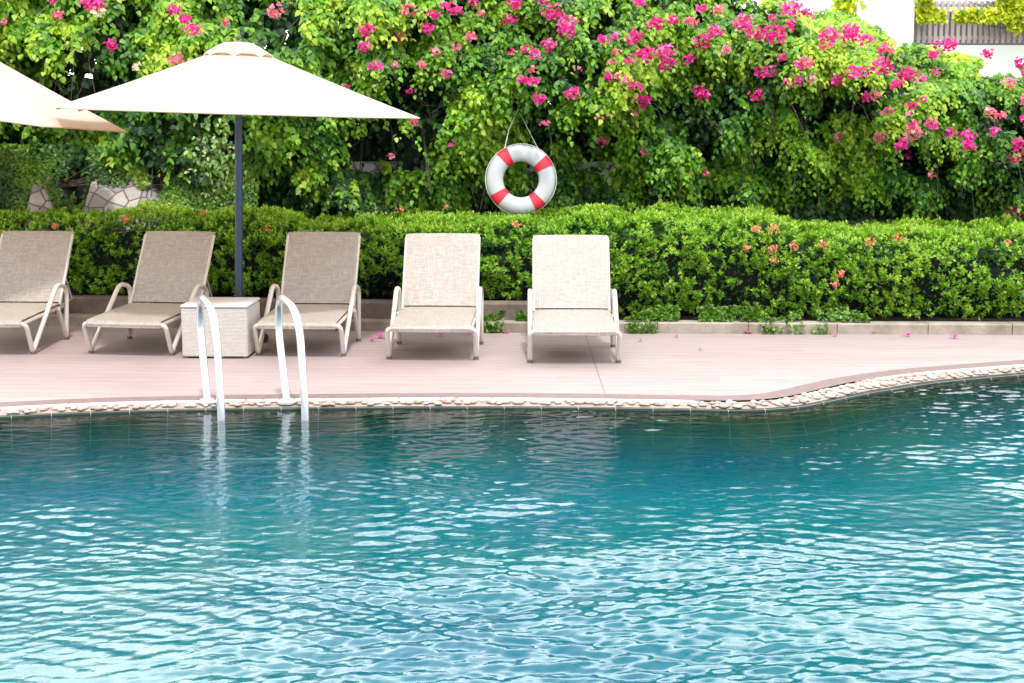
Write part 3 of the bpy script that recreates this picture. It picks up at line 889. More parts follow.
FL = [(104, 7, 1.3, 0), (93, 3, .9, 0), (66, 16, .8, 1), (119, 46, .9, 0), (199, 30, 1.2, 0), (190, 20, .8, 0), (180, 11, .9, 0), (12, 24, .5, 1), (281, 12, 1.1, 1), (183, 61, 1.0, 2), (370, 31, 1.1, 0),
      (367, 47, .8, 0), (378, 67, .9, 0), (106, 13, 1.0, 3), (144, 68, .6, 3), (62, 4, .5, 0), (232, 24, .6, 2), (350, 88, .6, 0), (376, 117, .5, 2), (393, 155, .5, 2), (398, 66, .5, 1)]
for zx, zy, s, k in [(30, 35, 1.1, 1), (80, 85, 1, 0), (8, 110, .8, 0), (100, 45, .8, 0), (155, 30, 1, 0), (205, 110, .8, 1), (105, 150, .7, 1), (65, 185, .7, 1), (135, 212, .7, 0), (150, 405, .5, 0), (235, 45, .6, 1),
                     (325, 15, 1, 0), (315, 60, .9, 0), (430, 40, 1.5, 0), (475, 75, 1.4, 0), (470, 98, 1.1, 0), (420, 130, 1.1, 0), (380, 158, .8, 0), (358, 142, .7, 0), (350, 225, .8, 0), (378, 232, .9, 0), (398, 280, 1, 0),
                     (492, 272, .9, 1), (573, 325, .9, 0), (572, 398, .9, 1), (400, 5, .8, 0), (210, 12, .8, 0), (660, 110, 1.3, 0), (690, 155, 1.5, 0), (745, 150, 1.4, 0), (715, 70, 1.1, 0), (750, 185, 1.1, 0), (662, 247, .9, 0),
                     (635, 228, .7, 1), (685, 290, 1.2, 0), (693, 430, .8, 1), (853, 270, .9, 0), (850, 120, 1.3, 0), (885, 95, 1.1, 0), (820, 65, .9, 1), (890, 30, .9, 1), (960, 70, 1.5, 0), (992, 100, 1.3, 0), (1015, 205, 1, 0),
                     (1000, 270, .9, 0), (858, 490, .5, 1), (130, 20, .6, 0), (420, 350, .4, 1)]:
    FL.append((400 + zx / 2.844, zy / 2.844, s, k))
for zx, zy, s, k in [(75, 30, 1.6, 0), (120, 45, 1.1, 0), (25, 100, 1.5, 0), (12, 205, 1, 0), (45, 165, .7, 0), (115, 180, 1, 1), (180, 105, 1.5, 0), (240, 100, 1.6, 0), (282, 118, 1, 0), (255, 205, 1.3, 0), (205, 230, 1.1, 0),
                     (320, 190, 1.5, 0), (330, 140, .8, 0), (80, 235, 1.2, 1), (400, 215, 1.4, 0), (440, 225, .7, 0), (365, 240, .8, 0), (443, 285, .6, 1), (465, 350, .9, 0), (415, 375, 1.4, 1), (380, 410, 1, 0), (325, 385, 1, 1),
                     (400, 440, .6, 0), (565, 385, 1.1, 0), (568, 412, .9, 0), (205, 388, .7, 1), (467, 495, .5, 0), (515, 130, 1.2, 0), (480, 128, .7, 0), (625, 155, .8, 0), (718, 178, 1, 0), (735, 208, .8, 0), (682, 235, 1, 1),
                     (728, 285, 1.1, 1), (735, 335, 1.2, 0), (660, 330, .8, 1), (630, 320, .8, 1), (705, 405, 1, 0), (690, 448, 1.3, 1), (690, 600, 1.2, 0), (557, 665, 1.1, 0), (160, 130, .6, 1), (740, 165, .6, 0)]:
    FL.append((760 + zx / 2.845, zy / 2.845, s, k))
_r = random.Random(77)
for _ in range(34):
    fx = _r.uniform(560, 1020); fy = _r.uniform(2, 95) + max(0, fx - 800) * .32
    FL.append((fx, fy, _r.uniform(.45, .85), _r.choice([0, 0, 0, 1])))
for _ in range(14):
    FL.append((_r.uniform(380, 640), _r.uniform(2, 130), _r.uniform(.4, .65), _r.choice([0, 0, 1])))
def boug_hit(px, py):
    for y in np.arange(13.0, 15.2, .03):
        q = on_y(px, py, y)
        if y > bfront(q[0], q[2]): return q
    return on_y(px, py, 14.6)
for px, py, s, k in FL:
    q = boug_hit(px, py) + np.array([0, -.26, 0])
    root, off = (b1, o1) if q[0] < -1.75 else ((b2, o2) if q[0] < 2.55 else (b3, o3))
    flower_cluster(q, .064 * s, int(26 * s ** 1.6), [m_mag, m_pink, m_pink, m_wht][k], root, off, .030 if s > .7 else .026)

# ivy on the wall, with bare stone left where the photo shows it
def scatter_plant(name, label, cat, P, mat, lsz, shape, tint, wr=.8, base=None, face=(0, -.8, .5), down=(0, -.1, -.6), stems=True):
    base = np.array(base if base is not None else P.mean(0)); root = empty(name, base); tag(root, label, cat)
    n = len(P)
    D = norm(np.array(down) + rnd(n, .5)); N = norm(np.array(face) + rnd(n, .4))
    L = lsz * RNG.uniform(.65, 1.2, n)
    leaves('foliage', P - base, D, N, L, L * wr, tint, mat, root, shape)
    if stems:
        s = MB(); idx = RNG.choice(n, min(n, 26), replace=False)
        for i in idx:
            q = Vector(P[i] - base); s.tube([Vector((0, .06, -.05)), Vector((q.x * .2, .07, q.z * .15)), (q * .6) + Vector((0, .05, 0)), q], [.007, .006, .005, .003], 5)
        s.build('stem', m_stem, root)
    return root
n = 15000
X = RNG.uniform(-6.3, -2.5, n); Z = RNG.uniform(.85, 1.62, n); Yw = 13.98 + .55 * (Z - .9) - .16 * fbm(X * 3, Z * 3, 0, 7)
P = np.stack([X, Yw, Z], 1); u, v = to_px(P)
bare = np.zeros(n)
for cx, cy, rx, ry in [(112, 198, 27, 15), (140, 205, 26, 12), (38, 196, 11, 13), (46, 208, 12, 8), (102, 210, 24, 7)]:
    bare = np.maximum(bare, np.clip(2.2 - 1.7 * np.sqrt(((u - cx) / rx) ** 2 + ((v - cy) / ry) ** 2), 0, 1))
k = (bare < RNG.uniform(.2, 1, n)) & (fbm(X * 4, Z * 4, 2, 8) > .3)
P = P[k]
scatter_plant('ivy', 'small leaved ivy creeping round the bare grey stones behind the left hedge', 'ivy', P, m_ivy, .042, 'heart', .35 + 1.3 * (fbm(P[:, 0] * 3, P[:, 2] * 3, 4, 5) - .5) + RNG.normal(0, .12, len(P)), .85)
# variegated shrub near the pole
n = 300; c0 = on_y(213, 158, 14.02); P = c0 + rnd(n, 1) * np.array([.13, .07, .21])
scatter_plant('variegated_shrub', 'pale cream variegated sprig left of the umbrella pole', 'shrub', P, m_pale, .058, 'heart', RNG.uniform(.1, 1, n), .7, base=c0 + np.array([0, .2, -.4]))
# creeper over the kerb
def kerb_creeper(pa, pb, nn, label):
    xa, xb = on_z(pa, 330)[0], on_z(pb, 330)[0]
    X = RNG.uniform(xa, xb, nn); d = RNG.uniform(0, 1, nn) ** 1.5
    e = np.clip(np.minimum(X - xa, xb - X) / .25, 0, 1)
    tt = RNG.uniform(-.02, .2, nn) * e
    Z = .115 + np.clip(tt, 0, 1) * .5 + .01; Y = kerb_y(X) + .06 + np.clip(tt, -1, 1) * .5
    hang = RNG.uniform(0, 1, nn) < .35 * (fbm(X * 4, 0, 0, 3) > .5)
    Z = np.where(hang, RNG.uniform(.01, .11, nn), Z); Y = np.where(hang, kerb_y(X) - .012 - RNG.uniform(0, .02, nn), Y)
    P = np.stack([X, Y, Z], 1)
    keep = fbm(X * 5, Y * 5, 0, 19) > .42
    P = P[keep]
    return scatter_plant('creeper', label, 'creeper', P, m_ivy, .038, 'heart', RNG.uniform(.1, .7, len(P)), .8, base=(np.mean([xa, xb]), kerb_y((xa + xb) / 2) + .16, .1), stems=False, face=(0, -.4, .9), down=(0, -.5, -.2))
kerb_creeper(625, 770, 1500, 'dark green creeper spilling over the pale kerb right of the last lounger')
kerb_creeper(775, 870, 500, 'thin green creeper trailing along the kerb below the orange ixora')
kerb_creeper(484, 530, 500, 'dark leafy creeper on the kerb between the two right hand loungers')

# ------------------------------------------------------------------ sun loungers
M = Mat('woven_synthetic')
uvn = M.n('ShaderNodeUVMap')
br = M.n('ShaderNodeTexBrick'); br.offset = .5
for k_, v_ in (('Scale', 1), ('Brick Width', .026), ('Row Height', .0125), ('Mortar Size', .0016), ('Mortar Smooth', .4)): br.inputs[k_].default_value = v_
br.inputs['Color1'].default_value = (.385, .33, .285, 1); br.inputs['Color2'].default_value = (.30, .255, .22, 1); br.inputs['Mortar'].default_value = (.15, .125, .11, 1)
M.l(uvn.outputs[0], br.inputs['Vector'])
def uvmap(sc):
    mp_ = M.n('ShaderNodeMapping'); mp_.inputs['Scale'].default_value = sc; oi = M.n('ShaderNodeObjectInfo')
    cb_ = M.n('ShaderNodeCombineXYZ')
    for q_ in (0, 1): M.l(M.math('MULTIPLY', oi.outputs['Random'], 40.0), cb_.inputs[q_])
    M.l(cb_.outputs[0], mp_.inputs['Location']); M.l(uvn.outputs[0], mp_.inputs[0]); return mp_.outputs[0]
nv = M.noise(uvmap((85, 9, 1)), 1, 3, .6); nh = M.noise(uvmap((11, 95, 1)), 1, 3, .6)
c = M.mix(M.ramp(nv, [(.52, (0, 0, 0)), (.68, (.8, .8, .8))]), br.outputs['Color'], (.41, .375, .34))
c = M.mix(M.ramp(nh, [(.50, (0, 0, 0)), (.66, (.75, .75, .75))]), c, (.395, .36, .325))
c = M.mix(M.ramp(M.noise(uvmap((3, 3, 1)), 1, 3), [(.4, (0, 0, 0)), (.7, (.3, .3, .3))]), c, (.33, .29, .25))
p = M.principled(Roughness=.5); M.l(c, p.inputs['Base Color'])
M.l(M.bump(M.math('SUBTRACT', 1.0, br.outputs['Fac']), .5, .003), p.inputs['Normal'])
M.surf(p.outputs[0]); m_weave = M.m
m_frame = simple('painted_tube', (.52, .465, .41), .35, var=.06, scale=5)
m_cap = simple('rubber_foot', (.12, .09, .08), .7)
m_black = simple('dark_shadow_gap_bar', (.06, .055, .05), .6)  # shadow gap under the backrest put into a dark bar's colour

def sheet(name, prof, hw, th, mat, parent, nx=10, sag=.012):
    """woven panel: profile list of (y,z), half width, thickness"""
    pr = [Vector((0, a, b)) for a, b in prof]
    m = len(pr); V, Fc, UV = [], [], []
    s = [0]
    for i in range(1, m): s.append(s[-1] + (pr[i] - pr[i-1]).length)
    for side in (0, 1):
        for i in range(m):
            t = (pr[min(i+1, m-1)] - pr[max(i-1, 0)]).normalized(); nrm = Vector((0, -t.z, t.y))
            for k in range(nx + 1):
                u = -1 + 2 * k / nx
                sg = -sag * (1 - u * u) * math.sin(math.pi * min(1, max(0, (i / (m - 1)))))
                q = pr[i] + nrm * ((th if side == 0 else 0) + sg - (th * .45 * abs(u) ** 8 if side == 0 else -th * .3 * abs(u) ** 8))
                V.append((u * hw, q.y, q.z)); UV.append((u * hw, s[i]))
    W = nx + 1
    for i in range(m - 1):
        for k in range(nx):
            a = i * W + k; Fc.append((a, a + 1, a + W + 1, a + W))
            b = m * W + a; Fc.append((b, b + W, b + W + 1, b + 1))
    for i in range(m - 1):
        for k in (0, nx):
            a = i * W + k; b = m * W + a
            Fc.append((a, a + W, b + W, b) if k == 0 else (a, b, b + W, a + W))
    for i in (0, m - 1):
        for k in range(nx):
            a = i * W + k; b = m * W + a
            Fc.append((a, b, b + 1, a + 1) if i == 0 else (a, a + 1, b + 1, b))
    g = MB(); g.add(V, Fc, UV)
    return g.build(name, mat, parent, uv=True)

def make_lounger(raise_deg=56):
    root = empty('sun_lounger')
    hx = .345
    for s in (-1, 1):
        g = MB()
        x = hx * s
        pts = [(x * .72, -.105, .262), (x, -.105, .262), (x, .005, .020), (x, .60, .495), (x, .825, .45), (x, .757, .020), (x * .97, .62, .285)]
        g.tube(fillet(pts, [.085, .035, .075, .10, .035], 7), .0195, 10)
        sf = g.build('side_frame', m_frame, root)
        for y in (.008, .757):
            c = MB(); c.lathe([(.0, 0), (.02, 0), (.022, .008), (.02, .022), (.0, .022)], 12, (x, y, 0)); c.build('foot_cap', m_cap, sf)
    g = MB(); g.tube([(-.25, -.105, .262), (0, -.105, .262), (.25, -.105, .262)], .0193, 10)
    for s in (-1, 1): g.tube([(.312 * s, -.06, .262), (.312 * s, .5, .28), (.312 * s, .90, .285)], .0145, 8)
    for y in (.60, .90): g.tube([(-.312, y, .272), (.312, y, .272)], .012, 8)
    g.build('seat_frame', m_frame, root)
    prof = [(-.120, .240), (-.126, .262), (-.115, .280), (-.09, .287), (0, .290), (.2, .297), (.4, .304), (.6, .308), (.725, .308)]
    sheet('seat', prof, .312, .013, m_weave, root)
    a = math.radians(raise_deg); L = .675
    y0, z0 = .748, .322
    bp = []
    for i in range(11):
        t = i / 10
        bp.append((y0 + math.cos(a) * L * t, z0 + math.sin(a) * L * t + .012 * math.sin(math.pi * t)))
    bp.append((bp[-1][0] + .02, bp[-1][1] + .004)); 
    sheet('backrest', bp, .318, .016, m_weave, root, sag=.014)
    g = MB()
    ex = Vector((0, math.cos(a), math.sin(a)))
    for s in (-1, 1):
        p0 = Vector((.312 * s, y0 - .02, z0 - .02)); g.tube([p0, p0 + ex * (L + .01)], .013, 8)
    for t in (.02, .5, .99): g.tube([Vector((-.31, y0 - .006, z0 - .034)) + ex * L * t, Vector((.31, y0 - .006, z0 - .034)) + ex * L * t], .008, 8)
    g.build('backrest_frame', m_frame, root)
    for s in (-1, 1):
        g = MB(); g.tube([Vector((.26 * s, y0, z0 - .02)) + ex * .38, Vector((.26 * s, 1.16, .30)), Vector((.26 * s, .90, .283))], .008, 6)
        g.build('backrest_prop', m_frame, root)
    g = MB(); g.tube([(-.31, .735, .306), (.31, .735, .306)], .009, 8); g.build('shadow_gap_bar', m_black, root)
    return root

LG = 'sun loungers in a row on the pool deck'
# front feet of each lounger measured on the deck: (px_left, px_right, y), yaw, back angle
Ls = [((-53, 34.6, 354), 3.0, 49, 'sun lounger beneath the tilted umbrella, partly cut off by the edge of the photo'),
      ((87, 175, 354.5), 9.0, 50, 'sun lounger beside the white wicker box on its far side from the ladder'),
      ((256, 345.5, 356), 3.0, 49, 'sun lounger standing just behind the pool ladder'),
      ((387.6, 477.3, 359.5), 1.8, 49, 'sun lounger on open deck, second from the right'),
      ((529.5, 619, 363), .6, 49, 'sun lounger below the life ring, last of the row on the right')]
Ls[1] = (Ls[1][0], Ls[1][1], Ls[1][2], 'sun lounger with the white wicker box at its right')
for i, ((xl, xr, y), yaw, ang, lab) in enumerate(Ls):
    if i == 0: L0 = o = make_lounger()
    else: o = copy_tree(L0)
    c = on_z((xl + xr) / 2, y)
    o.location = (c[0], c[1], 0.0); o.rotation_euler = (0, 0, -math.radians(yaw))
    tag(o, 'beige ' + lab, 'sun lounger', LG)

# ------------------------------------------------------------------ wicker side table box
M = Mat('white_wicker')
v = M.coord('Object')
sep = M.n('ShaderNodeSeparateXYZ'); M.l(v, sep.inputs[0])
cb = M.n('ShaderNodeCombineXYZ'); M.l(M.math('ADD', sep.outputs[0], sep.outputs[1]), cb.inputs[0]); M.l(sep.outputs[2], cb.inputs[1])
br = M.n('ShaderNodeTexBrick'); br.offset = .5
for k_, v_ in (('Scale', 1), ('Brick Width', .03), ('Row Height', .011), ('Mortar Size', .0018)): br.inputs[k_].default_value = v_
br.inputs['Color1'].default_value = (.54, .515, .485, 1); br.inputs['Color2'].default_value = (.46, .435, .41, 1); br.inputs['Mortar'].default_value = (.30, .27, .24, 1)
M.l(cb.outputs[0], br.inputs['Vector'])
c = M.mix(M.ramp(M.noise(M.coord('Object', (12, 12, 80)), 1, 3), [(.5, (0, 0, 0)), (.7, (.5, .5, .5))]), br.outputs['Color'], (.56, .53, .50))
p = M.principled(Roughness=.5); M.l(c, p.inputs['Base Color']); M.l(M.bump(M.math('SUBTRACT', 1.0, br.outputs['Fac']), .5, .003), p.inputs['Normal'])
M.surf(p.outputs[0]); m_wick = M.m
c = (on_z(181.5, 358) + on_z(249, 359.5)) / 2
bx = empty('wicker_box', (c[0], c[1], 0), math.radians(-2.0)); tag(bx, 'white woven wicker box table between two sun loungers at the umbrella pole', 'side table')
wdt = .262
g = MB(); g.box((-wdt, 0, .012), (wdt, .50, .405), .012); g.build('body', m_wick, bx)
g = MB(); g.box((-wdt - .005, -.005, .405), (wdt + .005, .505, .428), .009); g.build('lid', simple('white_wicker_top', (.55, .52, .49), .45, var=.05, scale=40, bump=.2), bx)
g = MB()
for sx in (-1, 1):
    for yy_ in (.03, .47): g.lathe([(0, 0), (.016, 0), (.016, .014), (0, .014)], 10, (sx * (wdt - .03), yy_, 0))
g.build('feet', m_cap, bx)

# ------------------------------------------------------------------ umbrellas
def canvas_mat():
    M = Mat('umbrella_canvas'); v = M.coord()
    n_ = M.noise(v, 3, 4); c = M.ramp(n_, [(.3, (.52, .48, .44)), (.7, (.60, .56, .52))])
    p = M.principled(Roughness=.8); M.l(c, p.inputs['Base Color']); M.l(M.bump(M.noise(v, 2.5, 3), .12, .03), p.inputs['Normal'])
    tr = M.n('ShaderNodeBsdfTranslucent'); tr.inputs['Color'].default_value = (.95, .76, .55, 1)
    mx_ = M.n('ShaderNodeMixShader'); mx_.inputs[0].default_value = .52
    M.l(p.outputs[0], mx_.inputs[1]); M.l(tr.outputs[0], mx_.inputs[2]); M.surf(mx_.outputs[0]); return M.m
m_canvas = canvas_mat()
m_pole = simple('dark_blue_pole', (.025, .05, .085), .35, metal=.3, var=.1)
m_rib = simple('aluminium_rib', (.30, .24, .19), .5, var=.1)
m_hem = simple('canopy_hem', (.52, .40, .29), .8, var=.08)
def make_umbrella(R=1.5, rim=1.93, peak=2.485, rot=3.0):
    root = empty('patio_umbrella')
    g = MB(); g.tube([(0, 0, .05), (0, 0, 1.2), (0, 0, peak)], .033, 16); g.build('pole', m_pole, root)
    g = MB(); g.lathe([(0, 0), (.25, 0), (.25, .05), (.22, .07), (.05, .08), (.045, .30), (0, .30)], 28); g.build('base', m_pole, root)
    angs = [math.radians(rot + 45 * k) for k in range(8)]
    r0, z0 = .20, peak - .05
    # canopy panels: seams straight along ribs, cloth sags a little between
    def surf(r0, z0, r1, z1, nr, na, sag, scal=0.0, th=.004):
        V, Fc = [], []
        tot = 8 * na
        for sd_ in (0, 1):
            for i in range(nr + 1):
                t = i / nr
                for k in range(8):
                    a, b = angs[k], angs[k] + math.pi / 4
                    for j in range(na):
                        u = j / na
                        rr = r0 + (r1 - r0) * t
                        p = Vector((math.cos(a), math.sin(a), 0)) * (1 - u) + Vector((math.cos(b), math.sin(b), 0)) * u
                        p = p * rr
                        z = z0 + (z1 - z0) * t - sag * math.sin(math.pi * t) * (.35 + .65 * 4 * u * (1 - u)) 
                        z += scal * (4 * u * (1 - u)) * t
                        # hem pulls in a little between the ribs
                        p = p * (1 - .015 * 4 * u * (1 - u) * t)
                        V.append((p.x, p.y, z - th * sd_))
        N_ = (nr + 1) * tot
        for i in range(nr):
            for k in range(tot):
                a, b = i * tot + k, i * tot + (k + 1) % tot
                Fc.append((a, a + tot, b + tot, b)); Fc.append((N_ + a, N_ + b, N_ + b + tot, N_ + a + tot))
        for k in range(tot):
            a, b = nr * tot + k, nr * tot + (k + 1) % tot
            Fc.append((a, N_ + a, N_ + b, b))
            a, b = k, (k + 1) % tot
            Fc.append((a, b, N_ + b, N_ + a))
        return V, Fc
    g = MB(); V, Fc = surf(.24, peak - .085, R, rim, 14, 6, .018, .0); g.add(V, Fc); cn_ = g.build('canopy', m_canvas, root)
    g = MB()
    rimp = []
    for k in range(8):
        a, b = angs[k], angs[k] + math.pi / 4
        for j in range(6):
            u = j / 6
            q = (Vector((math.cos(a), math.sin(a), 0)) * (1 - u) + Vector((math.cos(b), math.sin(b), 0)) * u) * R * (1 - .015 * 4 * u * (1 - u))
            rimp.append((q.x, q.y, rim - .006))
    g.tube(rimp, .007, 6, closed=True); g.build('hem', m_hem, cn_)
    g = MB(); V, Fc = surf(.12, peak + .010, .295, peak - .108, 6, 8, -.006, .034, .004); g.add(V, Fc); V, Fc = surf(.0, peak + .018, .121, peak + .011, 2, 8, 0, 0, .004); g.add(V, Fc); g.build('vent_cap', m_canvas, root)
    g = MB(); g.lathe([(0, .12), (.012, .118), (.02, .105), (.018, .09), (.01, .08), (.018, .07), (.045, .06), (.06, .055), (.0, .052)], 16, (0, 0, peak - .045)); g.build('finial', m_cap, root)
    for a in angs:
        g = MB(); d = Vector((math.cos(a), math.sin(a), 0))
        g.tube([d * .06 + Vector((0, 0, peak - .085)), d * .78 + Vector((0, 0, (peak - .07 + rim) / 2 - .035)), d * (R - .01) + Vector((0, 0, rim - .018))], .009, 6)
        rb = g.build('rib', m_rib, root)
        g = MB(); g.tube([d * .05 + Vector((0, 0, rim + .10)), d * .70 + Vector((0, 0, (peak + rim) / 2 - .035))], .007, 6); g.build('strut', m_rib, rb)
    g = MB(); g.lathe([(.034, 0), (.06, .0), (.062, .05), (.034, .06)], 16, (0, 0, rim + .06)); g.build('runner', m_pole, root)
    return root
UG = 'cream patio umbrellas over the loungers'
um = make_umbrella()
yu = 11.98
pc = on_y(237.6, 300, yu)
um.location = (pc[0], yu, 0)
um.rotation_euler = (0, math.radians(1.7), 0)
tag(um, 'cream octagonal umbrella standing upright on a dark blue pole behind the wicker box', 'umbrella', UG)
u2 = copy_tree(um)
tip = on_y(-46, 104.5, 12.55)
tl = math.radians(9.0)
u2.rotation_euler = (0, tl, math.radians(0))
u2.location = (tip[0] - 1.93 * math.sin(tl), 12.55, tip[2] - 1.93 * math.cos(tl))
tag(u2, 'cream umbrella tipped towards the pole, cut off by the edge of the photo', 'umbrella', UG)

# ------------------------------------------------------------------ life ring
m_rw = simple('ring_white', (.46, .47, .49), .5, var=.08, scale=5)
m_rr = simple('ring_red', (.60, .02, .045), .45, var=.08, scale=6)
m_rope = simple('white_rope', (.7, .7, .66), .8)
cr_ = on_y(521, 181.3, 13.86)
R0, r0 = .255, .083
lr = empty('life_ring', (cr_[0], cr_[1], cr_[2] - R0 - r0)); lr.rotation_euler = (math.radians(-6), 0, 0)
tag(lr, 'white life ring with four red bands hanging in the leaves above the hedge', 'life ring')
def ringpts(R, r, a0, a1, n, m=16, sy=.62):
    V, Fc = [], []
    for i in range(n + 1):
        a = a0 + (a1 - a0) * i / n
        for k in range(m):
            b = 2 * math.pi * k / m
            rr = R + r * math.cos(b)
            V.append((rr * math.cos(a), r * sy * math.sin(b), rr * math.sin(a) + R0 + .1))
    for i in range(n):
        for k in range(m): 
            j = (k + 1) % m; Fc.append((i*m+k, i*m+j, (i+1)*m+j, (i+1)*m+k))
    return V, Fc
g = MB(); g.add(*ringpts(R0, r0, 0, 2 * math.pi, 64)); g.build('ring', m_rw, lr)
for ad in (124, 34, -54, 218):
    g = MB(); a = math.radians(ad); g.add(*ringpts(R0, r0 + .004, a - .175, a + .175, 8)); g.build('band', m_rr, lr)
g = MB()
ap = math.radians(124); p0 = Vector(((R0 + r0) * math.cos(ap), -.0, (R0 + r0) * math.sin(ap) + R0 + .1))
hk = on_y(518, 108, 13.95) - np.array(lr.location)
a2 = math.radians(60); p1 = Vector(((R0 + r0) * math.cos(a2), 0, (R0 + r0) * math.sin(a2) + R0 + .1))
g.tube([p0 + Vector((.02, 0, -.03)), p0.lerp(Vector(hk), .5) + Vector((-.01, 0, 0)), Vector(hk)], .006, 6)
g.tube([Vector(hk), p1.lerp(Vector(hk), .5), p1], .003, 6)
g.tube([Vector(hk), Vector(hk) + Vector((0, .5, .02))], .01, 6)
g.build('rope', m_rope, lr)
g = MB()
for ad in range(0, 360, 90):
    a, b = math.radians(124 + ad), math.radians(214 + ad)
    g.tube([((R0 + r0 + .003 + .006 * math.sin(math.pi * t)) * math.cos(a + (b - a) * t), -.0, (R0 + r0 + .003 + .006 * math.sin(math.pi * t)) * math.sin(a + (b - a) * t) + R0 + .1) for t in np.linspace(0, 1, 10)], .0035, 5)
g.build('grab_line', m_rope, lr)

# ------------------------------------------------------------------ pool ladder
M = Mat('polished_rail')
p = M.principled(Roughness=.2, Metallic=.75); p.inputs['Base Color'].default_value = (.72, .74, .77, 1); M.surf(p.outputs[0]); m_rail = M.m
A0 = on_z(207.7, 403.5, -.02); A1 = on_z(286.8, 403.5, -.02)
F0 = on_z(221.3, 420, WATER); F1 = on_z(305, 420, WATER)
mid = (A0 + A1) / 2
ld = empty('pool_ladder', (mid[0], mid[1], -.03)); tag(ld, 'white steel pool ladder with two looped handrails at the pool edge', 'pool ladder')
V0 = Vector((mid[0], mid[1], -.03))
for a, f in ((A0, F0), (A1, F1)):
    a, f = Vector(a), Vector(f); 
    h = Vector((0, 0, .655)); d = (f - a); d.z = 0
    dn = d.normalized() * .17; pts = [a, a - dn + Vector((0, 0, .50)), a - dn * .7 + h + Vector((0, 0, .07)), a + d * .80 + h + Vector((0, 0, .02)), f + d * 0.02 + Vector((0, 0, .10)), f + Vector((0, 0, -.25)), f + d * .02 + Vector((0, 0, -.95))]
    path = fillet([p_ - V0 for p_ in pts], [.26, .20, .26, .12, .10], 8)
    g = MB(); g.tube(path, .0255, 14); hr = g.build('handrail', m_rail, ld)
    g = MB(); g.lathe([(0, 0), (.068, 0), (.068, .014), (.045, .034), (.024, .036), (0, .036)], 20, tuple(a - V0 + Vector((0, 0, .004)))); g.build('flange', m_rail, hr)
for k in range(3):
    z = -.32 - .25 * k
    a, b = Vector(F0), Vector(F1); a.z = b.z = z
    g = MB(); g.tube([a - V0, b - V0], .02, 8); g.build('step', m_rail, ld)

# ------------------------------------------------------------------ white house with balcony, fence and vine
m_white = simple('white_render', (.82, .81, .78), .85, var=.03, scale=1.5, bump=.05)
m_glass = simple('dark_glass', (.05, .07, .08), .08)
bd = empty('white_house', (7.5, 22, 1.38)); tag(bd, 'white rendered house with a balcony above the flowering bushes', 'house')
def bpart(name, lo, hi, mat, parent, bev=.0):
    o_ = np.array([7.5, 22, 1.38]); g = MB(); g.box(tuple(np.array(lo) - o_), tuple(np.array(hi) - o_), bev); return g.build(name, mat, parent, smooth=False)
wl = bpart('wall', (3.9, 22.2, 1.38), (16, 30, 5.6), m_white, bd)
bpart('roof', (3.6, 21.9, 5.6), (16.3, 30.3, 5.8), simple('roof_slab', (.5, .45, .4), .8), bd)
bpart('balcony_floor', (5.62, 20.0, 1.38), (16, 22.2, 2.84), m_white, bd)
bpart('pillar', (5.02, 19.9, 1.38), (5.5, 20.35, 5.6), m_white, bd)
bpart('eaves_beam', (5.02, 19.92, 4.6), (16, 20.3, 5.598), m_white, bd)
for x in (7.6, 10.8):
    wf = bpart('window', (x, 22.15, 3.0), (x + 1.6, 22.21, 4.6), m_white, bd); bpart('pane', (x + .08, 22.12, 3.08), (x + 1.52, 22.148, 4.52), m_glass, bd).parent = wf
fn = empty('balcony_fence', (9, 20.1, 2.84)); tag(fn, 'grey slatted balcony fence under yellow green vine at the white house', 'fence')
m_slat = simple('grey_slats', (.42, .36, .36), .7, var=.15, scale=6)
o_ = Vector((9, 20.1, 2.84))
g = MB(); x = 5.6
while x < 12.5:
    g.box((x - 9, -.012, .03), (x - 9 + .045, .012, .60), .003); x += .078
g.build('slats', m_slat, fn, smooth=False)
g = MB(); g.box((-3.42, .014, .08), (3.5, .05, .13)); g.box((-3.42, .014, .52), (3.5, .05, .57)); g.build('rail', m_slat, fn, smooth=False)
for x in (-3.40, -1.7, 0, 1.7, 3.4):
    g = MB(); g.box((x - .035, .052, 0), (x + .035, .12, .66), .004); g.build('post', m_slat, fn, smooth=False)
bk = MB(); bk.box((-3.42, .6, .0), (3.5, .64, .5)); bk.build('shade_board', simple('shaded_board', (.12, .10, .13), .8), fn, smooth=False)  # dark sheet behind the slats, balcony shade put into its colour
n = 14000
X = RNG.uniform(5.55, 10.5, n); low = 3.18 - .62 * np.clip(fbm(X * 2.2, 0, 0, 44) - .45, 0, 1) * 2.2
Z = low + (3.95 - low) * RNG.uniform(0, 1, n) ** 1.2; Yv = 19.98 - .25 * fbm(X * 3, Z * 3, 0, 45)
u, v = to_px(np.stack([X, Yv, Z], 1))
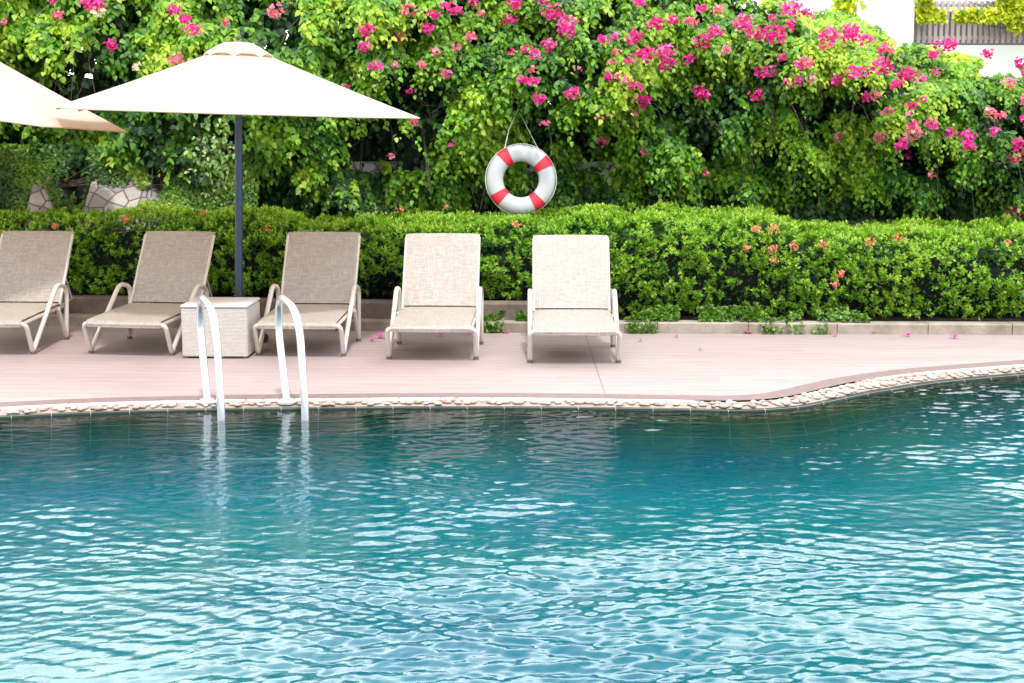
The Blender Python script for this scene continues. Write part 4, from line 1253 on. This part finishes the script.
k = ~((np.abs(u - 965) < 32) & (v < 9)) & (fbm(X * 4, Z * 4, 1, 46) > .36)
P = np.stack([X, Yv, Z], 1)[k]
scatter_plant('climbing_vine', 'yellow green vine draped over the balcony fence', 'vine', P, m_yel, .09, 'heart', RNG.uniform(0, 1, len(P)), .8, base=(8, 20.0, 2.9))
n = 900
c0 = on_y(846, 2, 19.2); P = c0 + rnd(n) * np.array([.07, .1, .45])
scatter_plant('slender_tree', 'slim yellow green young tree in front of the white house', 'tree', P, m_yel, .10, 'heart', RNG.uniform(0, .7, n), .6, base=(c0[0], c0[1], 1.38))

# ------------------------------------------------------------------ fallen petals on the deck
m_pet = m_mag
pet0 = None
PG = 'fallen petals on the deck'
plist = [(381, 338, 1.5), (373, 341, 1), (430, 331, 1), (118, 326.5, 1), (309, 329, 1), (336, 331, 1.2), (506, 333, .9), (497, 331, .8), (548, 331, 1.4), (556, 330.5, 1.3), (563, 331, 1.3), (571, 331, 1.4), (579, 331, 1.2), (587, 331, .9), (599, 331.5, 1.3), (604, 332, 1),
         (749, 333.5, 1.1), (907, 336, 1.2), (954, 338, 1.2), (875, 333.5, .9), (835, 336, .8), (16, 329, 1), (440, 336, .8), (470, 334, .9), (640, 341, .7), (676, 337, .7), (700, 350, .6)]
for px, py, s in plist:
    q = on_z(px, py, .004)
    if pet0 is None:
        T6 = []
        g = MB()
        for j in range(3):
            a = 2.094 * j; d = Vector((math.cos(a), math.sin(a), 0)); e = Vector((-math.sin(a), math.cos(a), 0))
            g.add([Vector((0, 0, .003)), d * .012 + e * .012 + Vector((0, 0, .010)), d * .03 + Vector((0, 0, .016)), d * .012 - e * .012 + Vector((0, 0, .010))], [(0, 3, 2, 1)])
        me_o = g.build('fallen_petal', simple('fallen_magenta', (.78, .03, .30), .6, var=.2, scale=40))
        pet0 = o = me_o
    else:
        o = pet0.copy(); COL.objects.link(o)
    o.location = q; o.rotation_euler = (0, 0, random.uniform(0, 6)); o.scale = (1.5 * s,) * 3
    tag(o, 'small magenta petal lying on the pink deck near the kerb', 'petal', PG)
